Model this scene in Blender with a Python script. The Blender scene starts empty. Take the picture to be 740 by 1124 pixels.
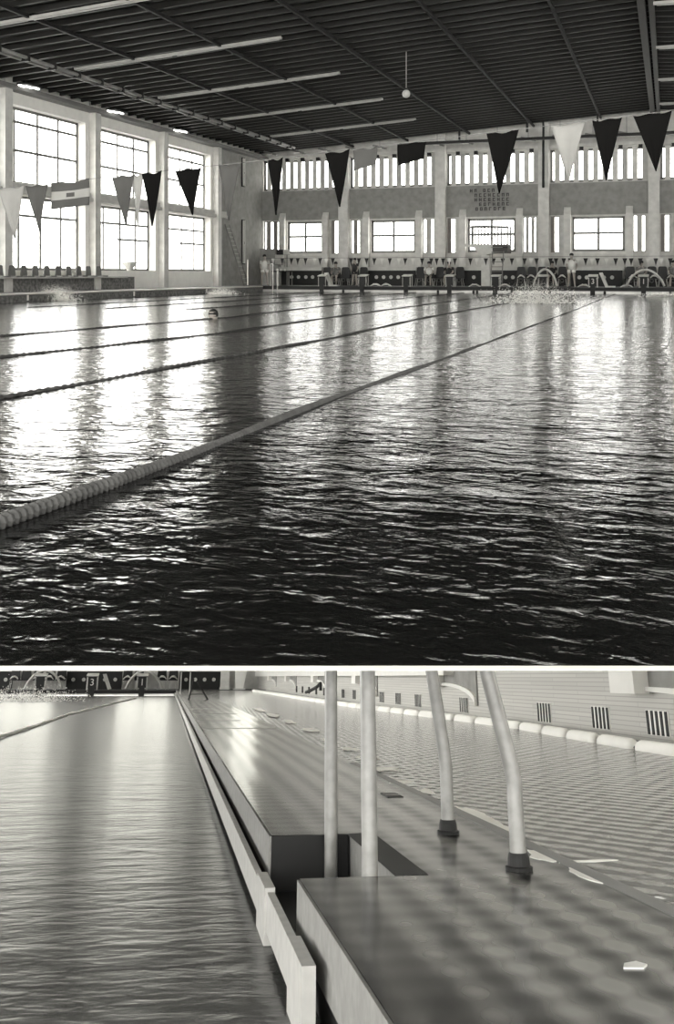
import bpy, bmesh, math, random
from mathutils import Vector, Matrix
random.seed(7)
C = bpy.context.scene.collection
SC = bpy.context.scene
PI = math.pi

# ------------------------------------------------------------------ camera
FPX, CXP, HYP = 1076.0, 370.0, 300.0
PSI = math.atan((735 - CXP) / FPX)
cs, sn = math.cos(PSI), math.sin(PSI)
RT = Vector((cs, sn, 0)); FW = Vector((-sn, cs, 0)); UP = Vector((0, 0, 1))
CAM = Vector((0, 0, 1.0))
cam = bpy.data.cameras.new('camera'); co = bpy.data.objects.new('camera', cam); C.objects.link(co)
co.location = CAM; co.rotation_euler = (PI / 2, 0, PSI)
cam.sensor_fit = 'HORIZONTAL'; cam.sensor_width = 36; cam.lens = FPX / 740 * 36
cam.shift_y = -(562 - HYP) / 740
cam.clip_start = 0.05; cam.clip_end = 500
SC.camera = co
# ------------------------------------------------------------------ sky and exposure
w = bpy.data.worlds.new('overcast_sky'); SC.world = w; w.use_nodes = True
bg = w.node_tree.nodes['Background']
bg.inputs[0].default_value = (1.0, 0.99, 0.955, 1); bg.inputs[1].default_value = 8.0
SC.view_settings.view_transform = 'Standard'
try: SC.view_settings.look = 'None'
except Exception: pass
SC.view_settings.gamma = 1; SC.view_settings.use_curve_mapping = False
SC.view_settings.exposure = 0.32

# ------------------------------------------------------------------ helpers
def ray(px, py): return RT * ((px - CXP) / FPX) + FW + UP * ((HYP - py) / FPX)
def onX(px, py, X): d = ray(px, py); return CAM + d * (X / d.x)
def onY(px, py, Y): d = ray(px, py); return CAM + d * (Y / d.y)
def onZ(px, py, Z): d = ray(px, py); return CAM + d * ((Z - 1) / d.z)

def mat(name, v, rough=0.7, tint=(1.0, 0.985, 0.93), noise=0.12, scale=3.0, spec=0.3, metal=0.0, bump=0.0, emit=0, trans=0.0):
    m = bpy.data.materials.new(name); m.use_nodes = True
    nt = m.node_tree; b = nt.nodes['Principled BSDF']
    b.inputs['Roughness'].default_value = rough
    b.inputs['Specular IOR Level'].default_value = spec
    b.inputs['Metallic'].default_value = metal
    col = [v * t for t in tint]
    tc = nt.nodes.new('ShaderNodeTexCoord')
    nz = nt.nodes.new('ShaderNodeTexNoise'); nz.inputs['Scale'].default_value = scale; nz.inputs['Detail'].default_value = 5
    nt.links.new(tc.outputs['Object'], nz.inputs['Vector'])
    cr = nt.nodes.new('ShaderNodeValToRGB')
    lo = 1 - noise; hi = 1 + noise
    cr.color_ramp.elements[0].position = 0.3; cr.color_ramp.elements[0].color = (*[c * lo for c in col], 1)
    cr.color_ramp.elements[1].position = 0.7; cr.color_ramp.elements[1].color = (*[min(1, c * hi) for c in col], 1)
    nt.links.new(nz.outputs['Fac'], cr.inputs[0]); nt.links.new(cr.outputs[0], b.inputs['Base Color'])
    if bump:
        bp = nt.nodes.new('ShaderNodeBump'); bp.inputs['Distance'].default_value = bump
        nt.links.new(nz.outputs['Fac'], bp.inputs['Height']); nt.links.new(bp.outputs[0], b.inputs['Normal'])
    if emit:
        b.inputs['Emission Color'].default_value = (1, .99, .95, 1); b.inputs['Emission Strength'].default_value = emit
    if trans:
        tr = nt.nodes.new('ShaderNodeBsdfTranslucent'); nt.links.new(cr.outputs[0], tr.inputs[0])
        mx = nt.nodes.new('ShaderNodeMixShader'); mx.inputs[0].default_value = trans
        nt.links.new(b.outputs[0], mx.inputs[1]); nt.links.new(tr.outputs[0], mx.inputs[2])
        nt.links.new(mx.outputs[0], nt.nodes['Material Output'].inputs[0])
    return m

def glass_mat():
    m = bpy.data.materials.new('window_glass'); m.use_nodes = True; nt = m.node_tree
    nt.nodes.remove(nt.nodes['Principled BSDF'])
    t = nt.nodes.new('ShaderNodeBsdfTransparent'); t.inputs[0].default_value = (.96, .96, .95, 1)
    g = nt.nodes.new('ShaderNodeBsdfGlossy'); g.inputs['Roughness'].default_value = .05
    mx = nt.nodes.new('ShaderNodeMixShader'); mx.inputs[0].default_value = .06
    nt.links.new(t.outputs[0], mx.inputs[1]); nt.links.new(g.outputs[0], mx.inputs[2])
    nt.links.new(mx.outputs[0], nt.nodes['Material Output'].inputs[0])
    return m

def dim_glass_mat(name, k):
    m = bpy.data.materials.new(name); m.use_nodes = True; nt = m.node_tree
    nt.nodes.remove(nt.nodes['Principled BSDF'])
    t = nt.nodes.new('ShaderNodeBsdfTransparent'); t.inputs[0].default_value = (k, k, k * .96, 1)
    g = nt.nodes.new('ShaderNodeBsdfDiffuse'); g.inputs[0].default_value = (.4, .4, .38, 1)
    mx = nt.nodes.new('ShaderNodeMixShader'); mx.inputs[0].default_value = .15
    nt.links.new(t.outputs[0], mx.inputs[1]); nt.links.new(g.outputs[0], mx.inputs[2])
    nt.links.new(mx.outputs[0], nt.nodes['Material Output'].inputs[0]); return m

def water_mat(name, v, amps, rough=.04, tile=None, ior=1.33, wave=None):
    m = bpy.data.materials.new(name); m.use_nodes = True; nt = m.node_tree; L = nt.links.new
    b = nt.nodes['Principled BSDF']; b.inputs['Roughness'].default_value = rough
    b.inputs['IOR'].default_value = ior; b.inputs['Specular IOR Level'].default_value = .5
    b.inputs['Base Color'].default_value = (v, v * .99, v * .94, 1)
    tc = nt.nodes.new('ShaderNodeTexCoord')
    acc = None
    for (sc, amp, st, rot) in amps:
        mp = nt.nodes.new('ShaderNodeMapping'); mp.inputs['Scale'].default_value = (sc * st, sc, sc)
        mp.inputs['Rotation'].default_value = (0, 0, rot)
        L(tc.outputs['Object'], mp.inputs[0])
        nz = nt.nodes.new('ShaderNodeTexNoise'); nz.inputs['Scale'].default_value = 1; nz.inputs['Detail'].default_value = 2
        nz.inputs['Distortion'].default_value = .6
        L(mp.outputs[0], nz.inputs['Vector'])
        mu = nt.nodes.new('ShaderNodeMath'); mu.operation = 'MULTIPLY'; mu.inputs[1].default_value = amp
        L(nz.outputs['Fac'], mu.inputs[0])
        if acc is None: acc = mu.outputs[0]
        else:
            ad = nt.nodes.new('ShaderNodeMath'); ad.operation = 'ADD'; L(acc, ad.inputs[0]); L(mu.outputs[0], ad.inputs[1]); acc = ad.outputs[0]
    for (sc, amp, rot) in (wave or []):
        mp = nt.nodes.new('ShaderNodeMapping'); mp.inputs['Rotation'].default_value = (0, 0, rot)
        L(tc.outputs['Object'], mp.inputs[0])
        wv = nt.nodes.new('ShaderNodeTexWave'); wv.inputs['Scale'].default_value = sc; wv.inputs['Distortion'].default_value = 1.6
        wv.inputs['Detail'].default_value = 1.5; wv.inputs['Detail Scale'].default_value = 1.2
        L(mp.outputs[0], wv.inputs['Vector'])
        mu = nt.nodes.new('ShaderNodeMath'); mu.operation = 'MULTIPLY'; mu.inputs[1].default_value = amp
        L(wv.outputs['Fac'], mu.inputs[0])
        ad = nt.nodes.new('ShaderNodeMath'); ad.operation = 'ADD'; L(acc, ad.inputs[0]); L(mu.outputs[0], ad.inputs[1]); acc = ad.outputs[0]
    bp = nt.nodes.new('ShaderNodeBump'); bp.inputs['Distance'].default_value = 1.0
    L(acc, bp.inputs['Height']); L(bp.outputs[0], b.inputs['Normal'])
    return m

M = dict(
    wall=mat('painted_plaster', .50, .8), wall_dark=mat('grey_render', .25, .85, noise=.15), reveal=mat('white_reveal_paint', .78, .7, noise=.05),
    column=mat('pale_column_paint', .56, .75), ceil=mat('dark_roof_sheet', .008, .75, scale=6, noise=.4), purlin=mat('brown_roof_purlin', .016, .6, tint=(1, .96, .86)),
    pipe=mat('painted_pipe', .22, .5), batten=mat('pale_light_trough', .30, .5), frame=mat('grey_window_frame', .16, .5),
    board=mat('weathered_fin_board', .42, .8), board_dark=mat('brown_fin_board', .2, .8, tint=(1, .93, .85)),
    dark=mat('dark_paint', .014, .6), black=mat('black_rubber', .010, .6), chair=mat('dark_moulded_plastic', .012, .5), chairpale=mat('weathered_seat_plastic', .13, .5),
    white=mat('white_paint', .72, .45, noise=.04), foam=mat('white_water_foam', .85, .8, noise=.03), tilewall=mat('pale_pool_tile', .36, .3),
    deck=mat('wet_concrete_deck', .12, .35), mosaic=mat('speckled_mosaic', .13, .6, noise=.6, scale=9), cloth_dark=mat('dark_pennant_cloth', .006, .95, trans=.02, spec=0),
    cloth_grey=mat('faded_pennant_cloth', .09, .95, trans=.3, spec=0), cloth_pale=mat('pale_pennant_cloth', .40, .9, trans=.5), cloth_white=mat('white_cotton', .6, .9),
    skin=mat('skin', .30, .6, tint=(1, .9, .8)), hair=mat('dark_hair', .015, .7), steel=mat('painted_steel_tube', .22, .35, noise=.2, scale=14, metal=.1, spec=.5),
    rope=mat('grey_lane_float', .05, .7, noise=.3, scale=8), cord=mat('pale_cord', .4, .7), lamp=mat('grey_lamp_shade', .20, .4), gap_glow=mat('glowing_strip', .8, emit=6),
    globe=mat('opal_globe', .45, .25), glass=glass_mat(), letter=mat('dark_letter', .06, .7), coping=mat('cream_coping', .80, .6, tint=(1, .97, .86), noise=.03),
)
M['board_panel'] = mat('varnished_board', .05, .5, tint=(1, .9, .82))

class MB:
    def __init__(s): s.v = []; s.f = []; s.mi = []; s.cur = 0
    def add(s, vs, fs):
        n = len(s.v); s.v += [tuple(v) for v in vs]; s.f += [tuple(i + n for i in f) for f in fs]; s.mi += [s.cur] * len(fs); return s
    def box(s, a, b):
        x0, y0, z0 = [min(a[i], b[i]) for i in range(3)]; x1, y1, z1 = [max(a[i], b[i]) for i in range(3)]
        return s.add([(x0, y0, z0), (x1, y0, z0), (x1, y1, z0), (x0, y1, z0), (x0, y0, z1), (x1, y0, z1), (x1, y1, z1), (x0, y1, z1)],
                     [(0, 3, 2, 1), (4, 5, 6, 7), (0, 1, 5, 4), (1, 2, 6, 5), (2, 3, 7, 6), (3, 0, 4, 7)])
    def tube(s, pts, r, n=8, caps=True):
        pts = [Vector(p) for p in pts]; rs = r if isinstance(r, (list, tuple)) else [r] * len(pts)
        base = len(s.v); ref = None; cnt = len(pts)
        for i, p in enumerate(pts):
            t = (pts[min(i + 1, cnt - 1)] - pts[max(i - 1, 0)])
            t = t.normalized() if t.length > 1e-9 else Vector((0, 0, 1))
            if ref is None: ref = Vector((0, 0, 1)) if abs(t.z) < .9 else Vector((1, 0, 0))
            a = t.cross(ref); a = a.normalized() if a.length > 1e-6 else Vector((1, 0, 0)); b = a.cross(t).normalized(); ref = b
            for k in range(n):
                q = p + (a * math.cos(2 * PI * k / n) + b * math.sin(2 * PI * k / n)) * rs[i]; s.v.append(tuple(q))
        for i in range(cnt - 1):
            for k in range(n):
                k2 = (k + 1) % n; s.f.append((base + i * n + k, base + i * n + k2, base + (i + 1) * n + k2, base + (i + 1) * n + k)); s.mi.append(s.cur)
        if caps:
            s.f.append(tuple(base + k for k in range(n - 1, -1, -1))); s.f.append(tuple(base + (cnt - 1) * n + k for k in range(n))); s.mi += [s.cur] * 2
        return s
    def lathe(s, c, prof, n=12):   # prof: list of (r, z)
        base = len(s.v)
        for r, z in prof:
            for k in range(n): s.v.append((c[0] + r * math.cos(2 * PI * k / n), c[1] + r * math.sin(2 * PI * k / n), c[2] + z))
        for i in range(len(prof) - 1):
            for k in range(n):
                k2 = (k + 1) % n; s.f.append((base + i * n + k, base + i * n + k2, base + (i + 1) * n + k2, base + (i + 1) * n + k)); s.mi.append(s.cur)
        s.f.append(tuple(base + k for k in range(n - 1, -1, -1))); s.f.append(tuple(base + (len(prof) - 1) * n + k for k in range(n))); s.mi += [s.cur] * 2
        return s
    def poly(s, pts2, plane, w0, w1):   # prism: plane 'x','y','z' = extrusion axis
        def P(u, v, w): return {'x': (w, u, v), 'y': (u, w, v), 'z': (u, v, w)}[plane]
        n = len(pts2); vs = [P(u, v, w0) for u, v in pts2] + [P(u, v, w1) for u, v in pts2]
        return s.add(vs, [tuple(range(n - 1, -1, -1)), tuple(range(n, 2 * n))] + [(i, (i + 1) % n, n + (i + 1) % n, n + i) for i in range(n)])
    def build(s, name, m, parent=None, smooth=False, loc=None):
        me = bpy.data.meshes.new(name)
        vs = s.v
        if loc is not None: vs = [(v[0] - loc[0], v[1] - loc[1], v[2] - loc[2]) for v in vs]
        me.from_pydata(vs, [], s.f)
        ms = m if isinstance(m, (list, tuple)) else [m]
        for q in ms: me.materials.append(q)
        if len(ms) > 1:
            for p, i in zip(me.polygons, s.mi): p.material_index = i
        bm = bmesh.new(); bm.from_mesh(me); bmesh.ops.recalc_face_normals(bm, faces=bm.faces); bm.to_mesh(me); bm.free()
        if smooth:
            for p in me.polygons: p.use_smooth = True
        o = bpy.data.objects.new(name, me); C.objects.link(o)
        if loc is not None: o.location = loc
        if parent: o.parent = parent
        return o

def tag(o, label=None, cat=None, group=None, kind=None):
    if label: o['label'] = label
    if cat: o['category'] = cat
    if group: o['group'] = group
    if kind: o['kind'] = kind
    return o
def thing(name, loc, label, cat, group=None, rz=0, kind=None):
    o = bpy.data.objects.new(name, None); C.objects.link(o); o.location = loc; o.rotation_euler = (0, 0, rz); o.empty_display_size = .1
    return tag(o, label, cat, group, kind)
def copy_tree(o, parent=None):
    c = o.copy(); C.objects.link(c); c.parent = parent
    for ch in [x for x in o.children]: copy_tree(ch, c)
    return c
ORD = ['first', 'second', 'third', 'fourth', 'fifth', 'sixth', 'seventh', 'eighth', 'ninth', 'tenth', 'eleventh', 'twelfth', 'thirteenth', 'fourteenth', 'fifteenth', 'sixteenth', 'seventeenth', 'eighteenth']

def wall_cells(u0, u1, z0, z1, holes, put):
    us = sorted({u0, u1, *[h[0] for h in holes], *[h[1] for h in holes]}); zs = sorted({z0, z1, *[h[2] for h in holes], *[h[3] for h in holes]})
    us = [u for u in us if u0 <= u <= u1]; zs = [z for z in zs if z0 <= z <= z1]
    for j in range(len(zs) - 1):
        run = None
        for i in range(len(us) - 1):
            um, zm = (us[i] + us[i + 1]) / 2, (zs[j] + zs[j + 1]) / 2
            hole = any(h[0] < um < h[1] and h[2] < zm < h[3] for h in holes)
            if hole:
                if run is not None: put(run, us[i], zs[j], zs[j + 1]); run = None
            elif run is None: run = us[i]
        if run is not None: put(run, us[-1], zs[j], zs[j + 1])

# ================================================================== UPPER HALL
XL, YB = -23.5, 55.0          # left wall face, back wall face
DZ = .30                      # deck height above water
# ---- water
YN = 2.4965
def near_y(x, z=YN): return (z + sn * x) / cs
mb = MB()
mb.add([(-21.3, near_y(-21.3), 0), (21.3, near_y(21.3), 0), (21.3, 50, 0), (-21.3, 50, 0)], [(0, 1, 2, 3)])
M['water'] = water_mat('dark_pool_water', .006, [(1.6, .020, .6, .3), (6.5, .0125, .6, .35), (18, .0036, .7, .3), (45, .0007, .9, 0)], rough=.08)
water = mb.build('pool_water', M['water']); tag(water, 'rippled dark water of the large swimming pool', 'water', kind='stuff')
mb = MB()
a0, a1 = near_y(-21.3, 2.473), near_y(21.3, 2.473)
mb.add([(-21.3, a0, -.002), (21.3, a1, -.002), (21.3, near_y(21.3), -.002), (-21.3, near_y(-21.3), -.002), (-21.3, a0, .0005), (21.3, a1, .0005), (21.3, near_y(21.3), .0005), (-21.3, near_y(-21.3), .0005)],
       [(0, 3, 2, 1), (4, 5, 6, 7), (0, 1, 5, 4), (1, 2, 6, 5), (2, 3, 7, 6), (3, 0, 4, 7)])
tag(mb.build('trim_1', M['coping']), 'thin cream coping strip along the near edge of the big pool', 'coping', kind='structure')

mb = MB()
for z in (-.03, -.045): mb.v += [(-21.3, near_y(-21.3, 2.62), z), (21.3, near_y(21.3, 2.62), z), (21.3, 50, z), (-21.3, 50, z)]
mb.f = [(0, 1, 2, 3), (7, 6, 5, 4), (0, 4, 5, 1), (1, 5, 6, 2), (2, 6, 7, 3), (3, 7, 4, 0)]; mb.mi = [0] * 6
tag(mb.build('bounce_slab', M['white']), 'unseen white bounce slab added under the upper pool', 'bounce slab', kind='structure')  # unseen slab added to bounce light down onto the walkway hall
# ---- left deck and wall
mb = MB(); mb.box((-23.5, -5, -.4), (-21.36, 55, DZ)); tag(mb.build('floor', M['deck']), 'wet grey pool deck along the windows on the left', 'floor', kind='structure')
mb = MB(); mb.box((-21.36, -4.6, -.4), (-21.3, 50.0, DZ - .09))
lw = mb.build('trim_2', M['mosaic']); tag(lw, 'dark mottled pool side wall under the white edge tube', 'pool wall', kind='structure')
mb = MB(); mb.tube([(-21.27, y, DZ - .02) for y in (-4.5, 20, 49.9)], .035)
er = mb.build('edge_tube', M['white'], smooth=True); tag(er, 'white tube running along the left pool edge', 'edge tube')
for y in (29.0, 43, 36.2):
    MB().box((-21.30, y, .05), (-21.26, y + .06, DZ)).build('bracket', M['white'], er)
BAYS = [(-5 + 6 * i, -5 + 6 * i + 5) for i in range(9)]      # glazing bays, the three seen ones are 31-36, 37-42, 43-48
holes = []
for y0, y1 in BAYS: holes += [(y0, y1, 4.45, 7.4), (y0, y1, 1.12, 4.0)]
mb = MB(); wall_cells(-6, 55.5, -.4, 8.6, holes, lambda u0, u1, z0, z1: mb.box((XL - .45, u0, z0), (XL, u1, z1)))
wl = mb.build('wall_left', M['reveal']); tag(wl, 'pale left wall with two rows of tall windows', 'wall', kind='structure')
for y0, y1 in BAYS:
    MB().box((XL, y1 + .28, DZ), (XL + .32, y1 + .72, 8.35)).build('pilaster', M['column'], wl)
MB().box((XL, -6, 4.05), (XL + .22, 49.8, 4.2)).box((XL, -6, 4.2), (XL + .10, 49.8, 4.42)).build('cornice', M['wall'], wl)
MB().box((XL, -6, 7.86), (XL + .5, 55, 8.02)).build('eaves_beam', M['frame'], wl)
MB().box((XL, -6, DZ), (XL + .25, 39.6, .84)).build('plinth', M['mosaic'], wl)
MB().box((XL + .004, 48.6, DZ), (XL + .05, 55, 7.86)).build('plaster_panel', M['wall_dark'], wl)
wn = 0
def win_frame_x(name, X, y0, y1, z0, z1, ys, zs, t=.10, lab=''):
    global wn
    wn += 1
    r = thing('window_%d' % wn, (X, (y0 + y1) / 2, z0), lab, 'window', kind='structure')
    def L(m_): return [(p[0] - X, p[1] - (y0 + y1) / 2, p[2] - z0) for p in m_]
    f = MB(); f.box((X - .03, y0, z0), (X + .03, y1, z0 + t)).box((X - .03, y0, z1 - t), (X + .03, y1, z1)).box((X - .03, y0, z0), (X + .03, y0 + t, z1)).box((X - .03, y1 - t, z0), (X + .03, y1, z1))
    f.v = L(f.v); f.build('window_frame', M['frame'], r)
    g = MB()
    for y in ys: g.box((X - .022, y - t / 2, z0), (X + .022, y + t / 2, z1))
    for q in zs:
        if isinstance(q, tuple): g.box((X - .021, q[1], q[0] - t / 2), (X + .021, q[2], q[0] + t / 2))
        else: g.box((X - .021, y0, q - t / 2), (X + .021, y1, q + t / 2))
    g.v = L(g.v); g.build('mullion', M['frame'], r)
    p = MB(); p.box((X - .004, y0, z0), (X + .004, y1, z1)); p.v = L(p.v); p.build('pane', M['glass'], r)
    return r
for i, (y0, y1) in enumerate(BAYS):
    nm = ['first', 'second', 'third'][i - 6] if i >= 6 else ''
    d = 5 / 4
    lab = ('upper left wall window in the %s visible bay from the left' % nm) if nm else 'upper left wall window nearer than the visible bays'
    win_frame_x('', XL - .4, y0, y1, 4.45, 7.4, [y0 + .75, y0 + 2.2, y0 + 3.6], [5.75, 6.85], lab=lab)
    lab = lab.replace('upper', 'lower')
    ex = [(2.55, y0 + 2.2, y1)] if i in (7, 8) else []
    win_frame_x('', XL - .4, y0, y1, 1.12, 4.0, [y0 + 1.0, y0 + 2.4, y0 + 3.8], [3.25] + ex, lab=lab)

# ---- back wall
def bx(px): return onY(px, 250, YB).x
colX = [bx(p) for p in (378.5, 484.5, 597.5, 718)]
colX = [-24.03] + colX + [colX[-1] + 5.8 * k for k in range(1, 5)]
cler = []; big = []; nar = []
for i in range(len(colX) - 1):
    a, b = colX[i] + .30, colX[i + 1] - .30
    if i == 0: a = -23.42
    cler.append((a + .02, b - .02, 6.0, 7.82))
    mid = {0: (bx(315), bx(354)), 1: (bx(407), bx(456)), 2: (bx(513), bx(566)), 3: (bx(628), bx(686))}.get(i, ((a + b) / 2 - 1.4, (a + b) / 2 + 1.4))
    big.append((mid[0], mid[1], 2.2, 4.1))
    if i == 0: nar.append((bx(289), bx(307), 2.15, 4.15)); nar.append((bx(363.5), bx(371.5), 2.15, 4.15))
    else:
        nar.append((a + .05, mid[0] - .68, 2.15, 4.15)); nar.append((mid[1] + .42, b - .12, 2.15, 4.15))
holes = cler + big + nar
mb = MB(); wall_cells(-24, 22, -.4, 10.2, holes, lambda u0, u1, z0, z1: mb.box((u0, YB, z0), (u1, YB + .35, z1)))
wb = mb.build('wall_back', M['wall']); tag(wb, 'grey far end wall of the hall with clerestory strip and square windows', 'wall', kind='structure')
for i, x in enumerate(colX[1:]):
    MB().box((x - .29, YB - .35, DZ), (x + .29, YB, 9.6)).build('column', M['column'], wb)
    if i == 2:
        MB().tube([(x, YB - .39, 5.7), (x, YB - .39, 9.4)], .06).build('downpipe', M['dark'], wb)
for i in range(len(colX) - 1):
    a, b = (colX[i] + .30 if i else -23.45), colX[i + 1] - .30
    MB().box((a, YB - .05, 4.2), (b, YB, 5.95)).build('band_panel', M['wall_dark'], wb)
    x0, x1 = big[i][0], big[i][1]
    for xa in (x0 - .42, x1 + .06):
        MB().poly([(YB, DZ + .9), (YB - .3, DZ + .9), (YB - .3, 4.25), (YB, 4.7)], 'x', xa, xa + .36).build('pilaster', M['column'], wb)
    MB().box((x0 - .05, YB - .12, 2.02), (x1 + .05, YB, 2.18)).build('window_sill', M['column'], wb)
    MB().box((x0 - .4, YB - .08, 1.42), (x1 + .4, YB, 1.98)).build('sill_panel', M['wall'], wb)
MB().box((-23.5, YB - .12, 7.92), (22, YB, 8.08)).build('beam', M['column'], wb)
def win_frame_y(Y, x0, x1, z0, z1, xs, zs, lab, t=.13, boards=None, bmats=None):
    global wn
    wn += 1
    r = thing('window_%d' % wn, ((x0 + x1) / 2, Y, z0), lab, 'window', kind='structure')
    ox = (x0 + x1) / 2
    def fin(m_): m_.v = [(p[0] - ox, p[1] - Y, p[2] - z0) for p in m_.v]; return m_
    fin(MB().box((x0, Y - .03, z0), (x1, Y + .03, z0 + t)).box((x0, Y - .03, z1 - t), (x1, Y + .03, z1)).box((x0, Y - .03, z0), (x0 + t, Y + .03, z1)).box((x1 - t, Y - .03, z0), (x1, Y + .03, z1))).build('window_frame', M['frame'], r)
    if xs or zs:
        g = MB()
        for x in xs: g.box((x - t / 2, Y - .025, z0), (x + t / 2, Y + .025, z1))
        for z in zs: g.box((x0, Y - .024, z - t / 2), (x1, Y + .024, z + t / 2))
        fin(g).build('mullion', M['frame'], r)
    for (b0, b1, mm) in (boards or []):
        fin(MB().box((b0, Y - .10, z0), (b1, Y - .05, z1))).build('fin_board', mm, r)
    fin(MB().box((x0, Y - .004, z0), (x1, Y + .004, z1))).build('pane', M['glass'], r)
    return r
for i, (x0, x1, z0, z1) in enumerate(cler):
    n = 10 if i else 10
    st = (x1 - x0) / n
    bd = [(x0 + st * k + st * .45 - (0 if k else 0), x0 + st * (k + 1), M['board'] if k % 2 else M['column']) for k in range(n)]
    w_ = win_frame_y(YB + .2, x0, x1, z0, z1, [], [], 'clerestory strip of vertical fin boards, %s from the left corner' % ORD[i], boards=bd)
    for k in range(1, n, 2):
        MB().box((x0 + st * (k + .1) - (x0 + x1) / 2, -.4, z1 - z0 - .12), (x0 + st * (k + .5) - (x0 + x1) / 2, -.22, z1 - z0 + .08)).build('bracket', M['dark'], w_)
for i, (x0, x1, z0, z1) in enumerate(big):
    win_frame_y(YB + .2, x0, x1, z0, z1, [(x0 + x1) / 2], [(z0 + z1) / 2 + .05], 'bright square four-pane window, %s from the left corner' % ORD[i])
for i, (x0, x1, z0, z1) in enumerate(nar):
    wd = x1 - x0; n = max(1, round(wd / .48)); st = wd / (n + .38)
    if wd < .5: bd = [(x0, x0 + wd * .45, M['board_dark'])]
    else: bd = [(x0 + st * k + st * .40, x0 + st * (k + 1), M['board_dark'] if i % 2 == 0 else M['board']) for k in range(n)]
    win_frame_y(YB + .2, x0, x1, z0, z1, [], [], 'narrow window with upright boards, %s from the left corner' % ORD[i] if i < 18 else 'narrow window', boards=bd, t=.05)
# ---- back deck
mb = MB(); mb.box((-21.3, 50.0, .12), (21.3, 55, DZ)); tag(mb.build('floor', M['dark']), 'dark raised deck behind the starting blocks', 'floor', kind='structure')
mb = MB(); mb.box((-21.3, 50.06, -.4), (21.3, 50.3, .12)); ew = mb.build('trim_3', M['tilewall']); tag(ew, 'pale tiled pool end wall under the dark deck lip', 'pool wall', kind='structure')
mb = MB(); mb.box((21.36, -5, -.4), (24, 55, DZ)); tag(mb.build('floor', M['deck']), 'pool deck on the right side beyond the frame', 'floor', kind='structure')
# right wall (glazed like the left) and near end wall
holes = [(y0, y1, 4.45, 7.4) for y0, y1 in BAYS]
mb = MB(); wall_cells(-6, 55.5, -.4, 8.6, holes, lambda u0, u1, z0, z1: mb.box((22.0, u0, z0), (22.4, u1, z1)))
tag(mb.build('wall_right', M['wall']), 'right hall wall beyond the frame', 'wall', kind='structure')

# ---- ceiling
def cz(x): return 8.1 + .0652 * (x + 23.5) if x < -.7 else 8.1 + .0652 * 22.8 - .0652 * (x + .7)
def slope_box(mb, x0, x1, y0, y1, dz0, dz1):
    vs = []
    for x, y in ((x0, y0), (x1, y0), (x1, y1), (x0, y1)): vs.append((x, y, cz(x) + dz0))
    for x, y in ((x0, y0), (x1, y0), (x1, y1), (x0, y1)): vs.append((x, y, cz(x) + dz1))
    return mb.add(vs, [(0, 3, 2, 1), (4, 5, 6, 7), (0, 1, 5, 4), (1, 2, 6, 5), (2, 3, 7, 6), (3, 0, 4, 7)])
mb = MB(); slope_box(mb, -24, -.7, -8, 55.5, .24, .4); slope_box(mb, -.7, 22.5, -8, 55.5, .24, .4)
# ribbing of the roof sheet
y = 14.0
while y < 54.8:
    slope_box(mb, -23.3, -.75, y, y + .10, .17, .24); slope_box(mb, -.65, 22, y, y + .10, .17, .24); y += .5
ceil = mb.build('ceiling', M['ceil']); tag(ceil, 'dark low pitched roof with purlins and ribs', 'ceiling', kind='structure')
y = 12.7; k = 0
while y < 54.6:
    slope_box(slope_box(MB(), -23.2, -.7, y, y + .10, .02, .18), -.7, 21.8, y, y + .10, .02, .18).build('purlin', M['purlin'], ceil)
    y += .75
for x in (-3.5, -7.1, -10.7, -14.3, -17.6, 3.0, 7.0, 11):
    slope_box(MB(), x - .045, x + .045, 8, 54.9, -.09, .02).build('girder', M['ceil'], ceil)
slope_box(MB(), -.95, -.72, 8, 54.9, -.28, .05).build('ridge_beam', M['purlin'], ceil)
slope_box(MB(), -.62, -.45, 8, 54.9, -.28, .05).build('ridge_beam', M['purlin'], ceil)
for x in (-7.1, -3.5, -10.7):
    for y in (52.0,):
        MB().box((x - .05, y, cz(x) - .75), (x + .05, y + .1, cz(x) - .2)).build('hanger', M['dark'], ceil)
MB().box((-14, 51.9, cz(-10.7) - .95), (6, 52.1, cz(-10.7) - .80)).build('tie_beam', M['purlin'], ceil)
# duct pair along the left
pp = thing('service_pipe', (-20.1, 10, 8.1), 'twin pipes with clamps running under the roof above the left windows', 'pipe')
for dx, dz in ((-.11, -.05), (.11, -.02)):
    MB().tube([(dx, -2, dz), (dx, 41.5, dz)], .065).build('tube', M['pipe'], pp, smooth=True)
for k in range(28):
    MB().box((-.21, 1 + 1.47 * k, -.14), (.21, 1.1 + 1.47 * k, .10)).build('clamp', M['dark'], pp)
# light troughs
def trough(x0, x1, y, sl, lab):
    r = thing('light_trough', (x0, y, cz(x0) - .12 if sl else 8.84), lab, 'light fitting', 'pale light troughs across the roof')
    z1 = (cz(x1) - cz(x0)) if sl else 0
    L_ = x1 - x0
    MB().add([(0, -.06, 0), (L_, -.06, z1), (L_, .06, z1), (0, .06, 0), (0, -.09, .08), (L_, -.09, z1 + .08), (L_, .09, z1 + .08), (0, .09, .08)],
             [(0, 3, 2, 1), (4, 5, 6, 7), (0, 1, 5, 4), (1, 2, 6, 5), (2, 3, 7, 6), (3, 0, 4, 7)]).build('housing', M['batten'], r)
    for k in (0, 1):
        MB().tube([(L_ * k * .5 + .1, 0, -.02 + z1 * k * .5), (L_ * (k + 1) * .5 - .1, 0, -.02 + z1 * (k + 1) * .5)], .02, 6).build('tube', M['batten'], r)
    return r
for k, y in enumerate((24.1, 30.0, 36.0, 42.0, 48.0)):
    trough(-20.0 if k else -23, -12.1, y, True, 'pale light trough on the left roof slope, %s from the front' % ORD[k])
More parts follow.
